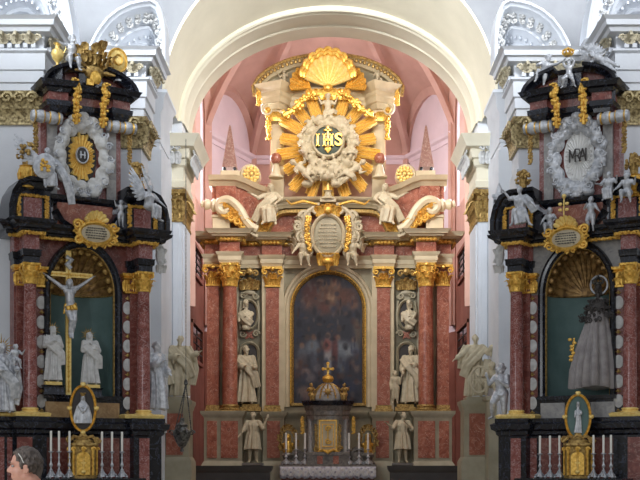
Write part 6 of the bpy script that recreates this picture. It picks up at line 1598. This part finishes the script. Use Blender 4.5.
statue('statue','large ivory saint with outspread arms on the pedestal by the right pier','statue',(q[0]+.0,q[1],q[2]),1.58,ST,mirrorJ(sa) and J(el=(-.2,-.06,.68),hl=(-.3,-.1,.62),er=(.2,-.1,.7),hr=(.28,-.2,.8),fd=(.1,-1,.1),kl=(-.09,-.08,.29)),-.1,'stand',[[(.14,-.06,.8),(.02,-.15,.66),(-.12,-.14,.52),(-.2,-.1,.32)],[(-.13,.0,.82),(-.2,-.06,.66),(-.22,-.05,.45)],[(.2,-.05,.6),(.18,-.12,.42),(.12,-.14,.2)]],'short',False,seed=42,robe_amp=.17,vox=.014)
# companion putto holding a wheel to the right of the right saint
Y=29.6; p=((492-CX)/F*Y,Y,CZ+(HY-397)/F*Y)
def wheel(r,g,h):
    mb=MB(); pts=[(-.28*h+.22*h*cos(2*PI*k/24),-.18*h,.42*h+.32*h*sin(2*PI*k/24)) for k in range(25)]; mb.tube(pts,.03*h,6)
    for k in range(4): a=PI*k/4; mb.tube([(-.28*h+.22*h*cos(a),-.18*h,.42*h+.32*h*sin(a)),(-.28*h-.22*h*cos(a),-.18*h,.42*h-.32*h*sin(a))],.015*h,5)
    mb.build('wheel',ST,r)
statue('putto','ivory putto leaning on a wheel next to the large saint by the right pier','putto',p,1.0,ST,dict(seated(),hl=(-.28,-.15,.5)),-.3,'loin',None,child=True,extra=wheel,seed=43)
mb=MB(); mb.sweep([(p[0]-.12,p[1]+.5),(p[0]-.12,p[1]-.3),(p[0]+.22,p[1]-.3),(p[0]+.22,p[1]+.5)],[(-.2,0),(.05,0),(.05,.6),(0,.65),(0,p[2]-.12),(.06,p[2]-.08),(.06,p[2]),(-.2,p[2])]); o=mb.build('statue_pedestal',M['cstone2']); tag(o,'plain cream pedestal under the putto with the wheel','pedestal')
# ---------------------------------------------------------------- high altar figures
def HP(d,y,w): return (XM+d/F*(D0-w),D0-w,V(y,w))
st_=lambda *a,**k: statue(*a,**k)
# niche statues
def hs(d,y0,y1,w): p=HP(d,y1,w); return p,(y1-y0)/F*(D0-w)
ms=[[(-.14,-.06,.8),(-.02,-.15,.66),(.12,-.14,.5),(.18,-.1,.28)]]
p,h=hs(-82,346,404,.38); statue('statue','cream robed saint reading in the lower left niche of the high altar','statue',p,h,ST,J(hl=(-.05,-.2,.64),hr=(.12,-.22,.62),fd=(.4,-1,-.2)),.2,'stand',ms,'short',True,seed=51)
def kid(r,g,h):
    mb=MB(); skeleton(mb,J(hr=(.2,-.1,.8)),h*.55,True,seed=6); mb.xf(Matrix.Translation((-.26*h,-.1*h,0))); mobj('child',voxel(mb,.018,1),ST,r)
p,h=hs(83,346,404,.38); statue('statue','cream robed saint with a child in the lower right niche of the high altar','statue',p,h,ST,J(hl=(-.12,-.18,.55),hr=(.05,-.2,.66),fd=(-.4,-1,-.3)),-.2,'stand',ms,'short',True,extra=kid,seed=52)
def bust(d,lab,fd):
    p,h=hs(d,300,330,.3); r=root('bust',lab,'bust',p); mb=MB()
    s_=h*1.35; mb.ell((0,0,.3*s_),(.17*s_,.11*s_,.22*s_)); mb.cap((-.13*s_,0,.42*s_),(.13*s_,0,.42*s_),.05*s_,.05*s_); mb.cap((0,0,.45*s_),(0,0,.58*s_),.04*s_,.035*s_); head(mb,(0,-.02*s_,.66*s_),fd,s_*1.15,'long',seed=3)
    mb.cap((-.16*s_,0,.4*s_),(-.17*s_,-.08*s_,.22*s_),.045*s_,.04*s_); mb.cap((.16*s_,0,.4*s_),(.08*s_,-.12*s_,.26*s_),.045*s_,.04*s_); limb_hand(mb,(.12*s_,-.1*s_,.26*s_),(.04*s_,-.14*s_,.3*s_),s_*.9,1)
    mobj('bust_body',voxel(mb,.016,1),ST,r); mb=MB(); swag(mb,[(-.15*s_,-.06*s_,.42*s_),(0,-.13*s_,.25*s_),(.16*s_,-.1*s_,.14*s_)],.03*s_,4,.04*s_,2); mb.lathe(0,0,[(.1*s_,0),(.12*s_,.05*s_),(.1*s_,.12*s_)],12); mobj('drapery',voxel(mb,.016,1),ST,r)
bust(-82,'cream half figure in the upper oval niche left of the painting',(.4,-1,-.1)); bust(81,'cream half figure in the upper oval niche right of the painting',(-.4,-1,-.1))
# guards beside the pedestals
gj=J(el=(-.18,-.04,.64),hl=(-.24,-.12,.56),er=(.2,-.06,.68),hr=(.27,-.08,.86),fd=(-.3,-1,0))
p,h=hs(-75,412,463,1.0); statue('statue','cream youth in a short tunic standing before the left pedestal, right hand raised','statue',p,h,ST,gj,0,'kilt',None,'short',seed=61)
gj=J(el=(-.19,-.08,.68),hl=(-.3,-.16,.76),er=(.18,-.06,.66),hr=(.06,-.18,.78),fd=(.4,-1,.4),hed=(.03,-.01,.92))
p,h=hs(74.5,412,463,1.0); statue('statue','cream cleric in a surplice looking up before the right pedestal','statue',p,h,ST,gj,0,'kilt',None,'short',seed=62)
for d,lab in ((-75,'left'),(74.5,'right')):
    q=HP(d,463,1.0); mb=MB(); mb.sweep([(q[0]-.28,q[1]+.4),(q[0]-.28,q[1]-.28),(q[0]+.28,q[1]-.28),(q[0]+.28,q[1]+.4)],[(-.2,0),(.06,0),(.06,.4),(0,.45),(0,q[2]-.12),(.06,q[2]-.06),(.06,q[2]),(-.2,q[2])]); o=mb.build('statue_pedestal',M['stone']); tag(o,'low grey stone pedestal under the %s standing figure of the high altar'%lab,'pedestal')
# seated women on the curved pediment
wj=dict(seated(),hl=(-.34,-.1,.62),el=(-.22,-.04,.56),hr=(.16,-.22,.42)); 
p,h=hs(-57,180,228,.95); statue('statue','large cream seated figure left of the sunburst on the curved pediment','statue',(p[0],p[1],p[2]),h*1.12,ST,wj,-.2,'seat',[[(.13,0,.62),(.0,-.12,.5),(-.16,-.12,.36),(-.3,-.1,.12)]],'long',seed=71)
p,h=hs(57,180,228,.95); statue('statue','large cream seated figure right of the sunburst on the curved pediment','statue',(p[0],p[1],p[2]),h*1.12,ST,mirrorJ(wj),.2,'seat',[[(-.13,0,.62),(.0,-.12,.5),(.16,-.12,.36),(.3,-.1,.12)]],'long',seed=72)
# putti beside the cartouche
cjj=dict(seated(),hl=(-.1,-.2,.7),hr=(.3,-.08,.6),fd=(.3,-1,0))
p,h=hs(-25,238,268,.95); statue('putto','cream putto seated at the lower left of the big cartouche','putto',p,h*1.25,ST,dict(seated(),hr=(.3,-.12,.66),fd=(.5,-1,.1)),.2,'loin',None,child=True,seed=73)
p,h=hs(25,238,268,.95); statue('putto','cream putto seated at the lower right of the big cartouche','putto',p,h*1.25,ST,dict(seated(),hl=(-.3,-.12,.66),fd=(-.5,-1,.1)),-.2,'loin',None,child=True,seed=74)
# small figures on the top entablature
p,h=hs(-44,72,87,.55); statue('putto','small cream putto perched on the top left corner of the high altar','putto',p,h*1.3,ST,dict(seated(),hl=(-.3,-.1,.7)),-.3,'loin',None,child=True,seed=75)
p,h=hs(50,70,86,.55); statue('putto','small cream putto perched on the top right corner of the high altar','putto',p,h*1.3,ST,dict(seated(),hr=(.3,-.1,.75)),.3,'loin',None,child=True,seed=76)
# gilt angels on the tabernacle canopy
for s_,lab in ((-1,'left'),(1,'right')):
    p=HP(s_*16.8,401.5,1.75); statue('angel','small gilt angel seated on the %s of the tabernacle roof'%lab,'angel',p,.68,M['goldd'],dict(seated(),hl=(-.2,-.2,.6)),-.3*s_,'seat',None,'short',child=True,seed=77+s_)
# ---------------------------------------------------------------- hanging lamp
Y=27.6; X=(182-CX)/F*Y; zz=lambda y:CZ+(HY-y)/F*Y
r=root('hanging_lamp','dark silver sanctuary lamp hanging on chains before the left pedestal','lamp',(X,Y,zz(452)))
z0=zz(452); q=lambda y:zz(y)-z0
mb=MB(); mb.lathe(0,0,[(.01,0),(.05,.02),(.03,q(448)),(.09,q(446)),(.15,q(441)),(.2,q(436)),(.21,q(432)),(.15,q(430)),(.12,q(427)),(.14,q(425)),(.06,q(422)),(.05,q(418))],20); mb.build('bowl',M['dsilver'],r)
mb=MB()
for k in range(6): a=2*PI*k/6; d=Vector((cos(a),sin(a),0)); spiral(mb,d*.23+Vector((0,0,q(433))),.07,1.3,.022,1,0,12,d,(0,0,1),5); leaf(mb,d*.19+Vector((0,0,q(436))),d,.18,.12,.5)
mb.build('scroll_brackets',M['dsilver'],r)
mb=MB()
def chain(mb,a,b,n,rr=.016):
    a=Vector(a);b=Vector(b)
    for k in range(n):
        c=a.lerp(b,(k+.5)/n); mb.ell(c,(rr,rr,(b-a).length/n*.62),6,5,rot=(b-a).to_track_quat('Z','Y').to_matrix())
for k in range(3): a=2*PI*k/3+.4; chain(mb,(.22*cos(a),.22*sin(a),q(430)),(.09,.0,q(384)),22)
chain(mb,(.09,0,q(380)),(.09,0,8.6-z0+.6),60,.008)
mb.build('chains',M['dsilver'],r)
mb=MB(); mb.lathe(.09,0,[(.01,q(386)),(.05,q(384)),(.04,q(381)),(.01,q(379))],10); mb.build('cap',M['dsilver'],r)
# ---------------------------------------------------------------- low dark sanctuary wall in front
for s in (-1,1):
    b_=MB(); b_.sweep([(-3.95,35.2),(-3.95,34.6),(-1.75,34.6),(-1.75,35.2)],[(-.2,0),(.05,0),(.05,.2),(0,.25),(0,CZ-.22),(.06,CZ-.14),(.08,CZ-.02),(-.2,CZ-.02)]); trim(b_,M['dark'],s)
st=MB(); st.box(-4.6,4.6,36.2,48,-.0,.5); trim(st,M['dark'],-1)
# ---------------------------------------------------------------- the visitor
Y=7.3; sc=F/Y; pX=(27-CX)/sc; hc=CZ+(HY-466)/sc
r=root('person','short haired visitor in a pale shirt facing left at the lower left corner','person',(pX,Y,0))
m,nt,b=newmat('skin'); n_=noise(nt,12,4); rp=ramp(nt,n_.outputs[0],[(.3,(196,142,122)),(.7,(214,164,144))]); nt.links.new(rp.outputs[0],b.inputs['Base Color']); b.inputs['Roughness'].default_value=.55; b.inputs['Subsurface Weight'].default_value=.05; SK=m
# body faces -x; author head with forward +... f = (-1,0,0)
mb=MB(); T=lambda f,u,l: Vector((-f,l,u))   # f forward (left in picture), u up from head centre, l lateral (away from camera positive)
def E(f,u,l,rf,ru,rl,rot=None,n=16,m=12): mb.ell((-f,l,u),(rf,rl,ru),n,m,rot)
hz=hc-.01
E(-.004,.035,0,.084,.085,.072,n=24,m=16)          # cranium
E(.045,.045,0,.045,.05,.058)                       # forehead
E(.035,-.03,0,.055,.068,.056,n=20,m=14)            # face
E(.03,-.075,0,.052,.03,.045)                       # jaw
E(.072,-.092,0,.018,.017,.02)                      # chin
E(.0,-.055,0,.055,.045,.058)                       # jaw corner
mb.cap((-.082,0,.022),(-.112,0,-.018),.011,.0135,10); E(.1,-.024,.011,.011,.009,.009); E(.1,-.024,-.011,.011,.009,.009); E(.088,-.012,0,.016,.018,.012)
mb.cap((-.083,-.034,.030),(-.083,.034,.030),.013,.013,8)   # brow
for l in (-1,1): E(.066,-.022,l*.034,.022,.022,.016)       # cheek
mb.cap((-.088,-.017,-.051),(-.088,.017,-.051),.0075,.0075,8); mb.cap((-.085,-.016,-.062),(-.085,.016,-.062),.0085,.0085,8)
mb.cap((.025,0,-.06),(.04,0,-.2),.055,.06,16)              # neck
for l in (-1,1):
    pts=[]
    for k in range(13):
        a=2*PI*k/12; pts.append((.012+.016*cos(a),l*.078,-.008+.027*sin(a)-(.004 if sin(a)<0 else 0)))
    mb.tube(pts,.0055,6); E(-.012,-.008,l*.074,.014,.022,.006); E(-.006,-.034,l*.074,.007,.009,.006)
# torso, shoulders, arms with the neck in one skin
mb.cap((.04,0,-.2),(.04,0,-.3),.075,.1,16); mb.cap((.04,-.16,-.3),(.04,.16,-.3),.065,.065,14); mb.cap((.04,0,-.34),(.04,0,-.62),.15,.14,16); mb.cap((.04,0,-.62),(.04,0,-.78),.14,.155,16)
for l in (-1,1):
    mb.cap((.04,l*.185,-.3),(.05,l*.215,-.56),.052,.042,12); mb.cap((.05,l*.215,-.56),(-.03,l*.2,-.80),.04,.028,12)
    g0=Vector((-.03,l*.2,-.80)); A0=len(mb.v); limb_hand(mb,(.05,l*.215,-.56),g0,1.75,l)
    mb.cap((.04,l*.09,-.78),(.04,l*.1,-1.22),.085,.058,14); mb.cap((.04,l*.1,-1.22),(.05,l*.1,-1.62),.055,.036,12); mb.cap((.05,l*.1,-1.64),(-.12,l*.11,-1.672),.036,.028,10)
me=voxel(mb,.0075,3); bo=mobj('body',me,SK,r); bo.location=(0,0,hz)
# eyes
for l,nmm in ((-1,'near'),(1,'far')):
    e=MB(); e.ell((-.077,l*.030,.010),(.010,.012,.0075),12,8); eo=e.build('eye',M['pale'],bo); e=MB(); e.ell((-.0855,l*.030,.010),(.0035,.005,.005),8,6); e.build('pupil',M['black_paint'],eo)
    e=MB(); e.tube([(-.098,l*.016,.033),(-.098,l*.030,.037),(-.088,l*.046,.034)],[.004,.005,.003],6); HB,nt,b=newmat('hair_brown'); n2=noise(nt,60,3,.6,0,(1,1,.25)); rp=ramp(nt,n2.outputs[0],[(.3,(52,44,40)),(.7,(108,96,88))]); nt.links.new(rp.outputs[0],b.inputs['Base Color']); b.inputs['Roughness'].default_value=.6; e.build('eyebrow',HB,bo)
# hair: cap of short tufts
hb=MB(); rd=random.Random(12)
hb.ell((.002,0,.036),(.086,.078,.086),24,16)
for k in range(520):
    a=rd.uniform(0,2*PI); c=rd.uniform(-.75,1); q_=math.sqrt(1-c*c); v=Vector((.002+.087*q_*cos(a),.079*q_*sin(a),.036+.086*c))
    if v.x<-.045 and v.z<.075: continue
    if v.z<.02 and v.x<.02: continue
    nrm_=Vector((q_*cos(a)/.1,q_*sin(a)/.08,c/.09)).normalized(); d=(nrm_*.35+Vector((-.5 if v.z>.08 else .1,rd.uniform(-.3,.3),-.5 if v.z<.08 else .25))).normalized()
    hb.cap(v,v+d*.016,.006,.003,5)
hb.cap((-.012,-.076,.03),(-.014,-.077,-.008),.011,.006,8); hb.cap((-.012,.076,.03),(-.014,.077,-.008),.011,.006,8); hb.cap((.058,0,.0),(.052,0,-.065),.042,.03,10)
# trim the hair mass off the face
tb=MB(); 
me=voxel(hb,.006,0,'hair'); bm=bmesh.new(); bm.from_mesh(me); 
kill=[v for v in bm.verts if (v.co.x<-.055 and v.co.z<.068) or (v.co.x<-.02 and v.co.z<.0) or (v.co.z<-.01 and v.co.x<.025) or (v.co.x<-.03 and v.co.z<.035)]
bmesh.ops.delete(bm,geom=kill,context='VERTS'); bm.to_mesh(me); bm.free(); mobj('hair',me,HB,bo)
# shirt
sh=MB(); 
sh.cap((.04,0,-.3),(.04,0,-.34),.11,.13,16); sh.cap((.04,-.165,-.3),(.04,.165,-.3),.08,.08,16); sh.cap((.04,0,-.34),(.04,0,-.62),.165,.158,18); sh.cap((.04,0,-.62),(.04,0,-.82),.158,.17,18); sh.lathe(.034,0,[(.1,-.25),(.075,-.2),(.068,-.155),(.074,-.15)],24)
for l in (-1,1): sh.cap((.04,l*.185,-.3),(.05,l*.215,-.56),.066,.056,14); sh.cap((.05,l*.215,-.56),(-.02,l*.202,-.77),.055,.04,14)
mobj('shirt',voxel(sh,.008,2,'shirt'),M['wax'],bo)
tr=MB()
for l in (-1,1): tr.cap((.04,l*.09,-.78),(.04,l*.1,-1.22),.1,.075,14); tr.cap((.04,l*.1,-1.22),(.05,l*.1,-1.6),.072,.06,14)
tr.cap((.04,-.08,-.78),(.04,.08,-.78),.12,.12,14); mobj('trousers',voxel(tr,.01,2,'trousers'),M['dark'],bo)
for l in (-1,1):
    e=MB(); e.cap((.06,l*.1,-1.645),(-.13,l*.11,-1.66),.045,.036,12); e.build('shoe',M['black_paint'],bo)
# thin pale tubes on both sides of the head
e=MB(); 
for l in (-1,1): e.tube([(-.03,l*.088,.085),(-.012,l*.088,.060),(.0,l*.084,.030)],.0028,6)
e.build('pale_head_lines',M['wax'],bo)
# ---------------------------------------------------------------- camera, light
cam=bpy.data.cameras.new('camera'); co=bpy.data.objects.new('camera',cam); C.objects.link(co)
co.location=(0,0,CZ); co.rotation_euler=(PI/2,0,0); cam.sensor_width=36; cam.lens=36*F/640; cam.shift_x=-(CX-320)/640; cam.shift_y=(HY-240)/640; cam.clip_end=200
bpy.context.scene.camera=co
W=bpy.data.worlds.new('world'); bpy.context.scene.world=W; W.use_nodes=True; bg=W.node_tree.nodes['Background']; bg.inputs[0].default_value=(.86,.91,1.0,1); bg.inputs[1].default_value=.62
def area(name,loc,target,size,sizey,power,col,spread=180):
    l=bpy.data.lights.new(name,'AREA'); l.shape='RECTANGLE'; l.size=size; l.size_y=sizey; l.energy=power; l.color=col
    l.spread=math.radians(spread)
    o=bpy.data.objects.new(name,l); C.objects.link(o); o.location=loc; o.rotation_euler=(Vector(target)-Vector(loc)).to_track_quat('-Z','Y').to_euler(); return o
# nave clerestory daylight, both sides, high up
area('clerestory_left',(-11,14,17),(0,34,14.2),6,5,950,(.9,.95,1),54)
area('clerestory_right',(11,14,17),(0,34,14.2),6,5,720,(.93,.96,1),54)
# chancel windows: daylight entering at the two tall side windows; the choir lamp is an added, unseen fill behind the arch
area('chancel_window_left',(-4.2,41.1,11.9),(2,38.5,11.5),2.6,3.6,500,(.97,.96,1))
area('chancel_window_right',(4.2,41.1,11.9),(-2,38.5,11.5),2.6,3.6,420,(.95,.96,1))
area('choir_fill',(0,34.3,13.6),(0,42,9.5),5,.8,330,(1,.94,.84))
area('visitor_fill',(-8,1.5,5.5),(-1.5,8,1.6),3,3,480,(.93,.96,1))  # added, unseen fill lamp to brighten the visitor
vs=bpy.context.scene.view_settings; vs.view_transform='Standard'; vs.look='None'; vs.exposure=0.0; vs.gamma=1; vs.use_curve_mapping=False
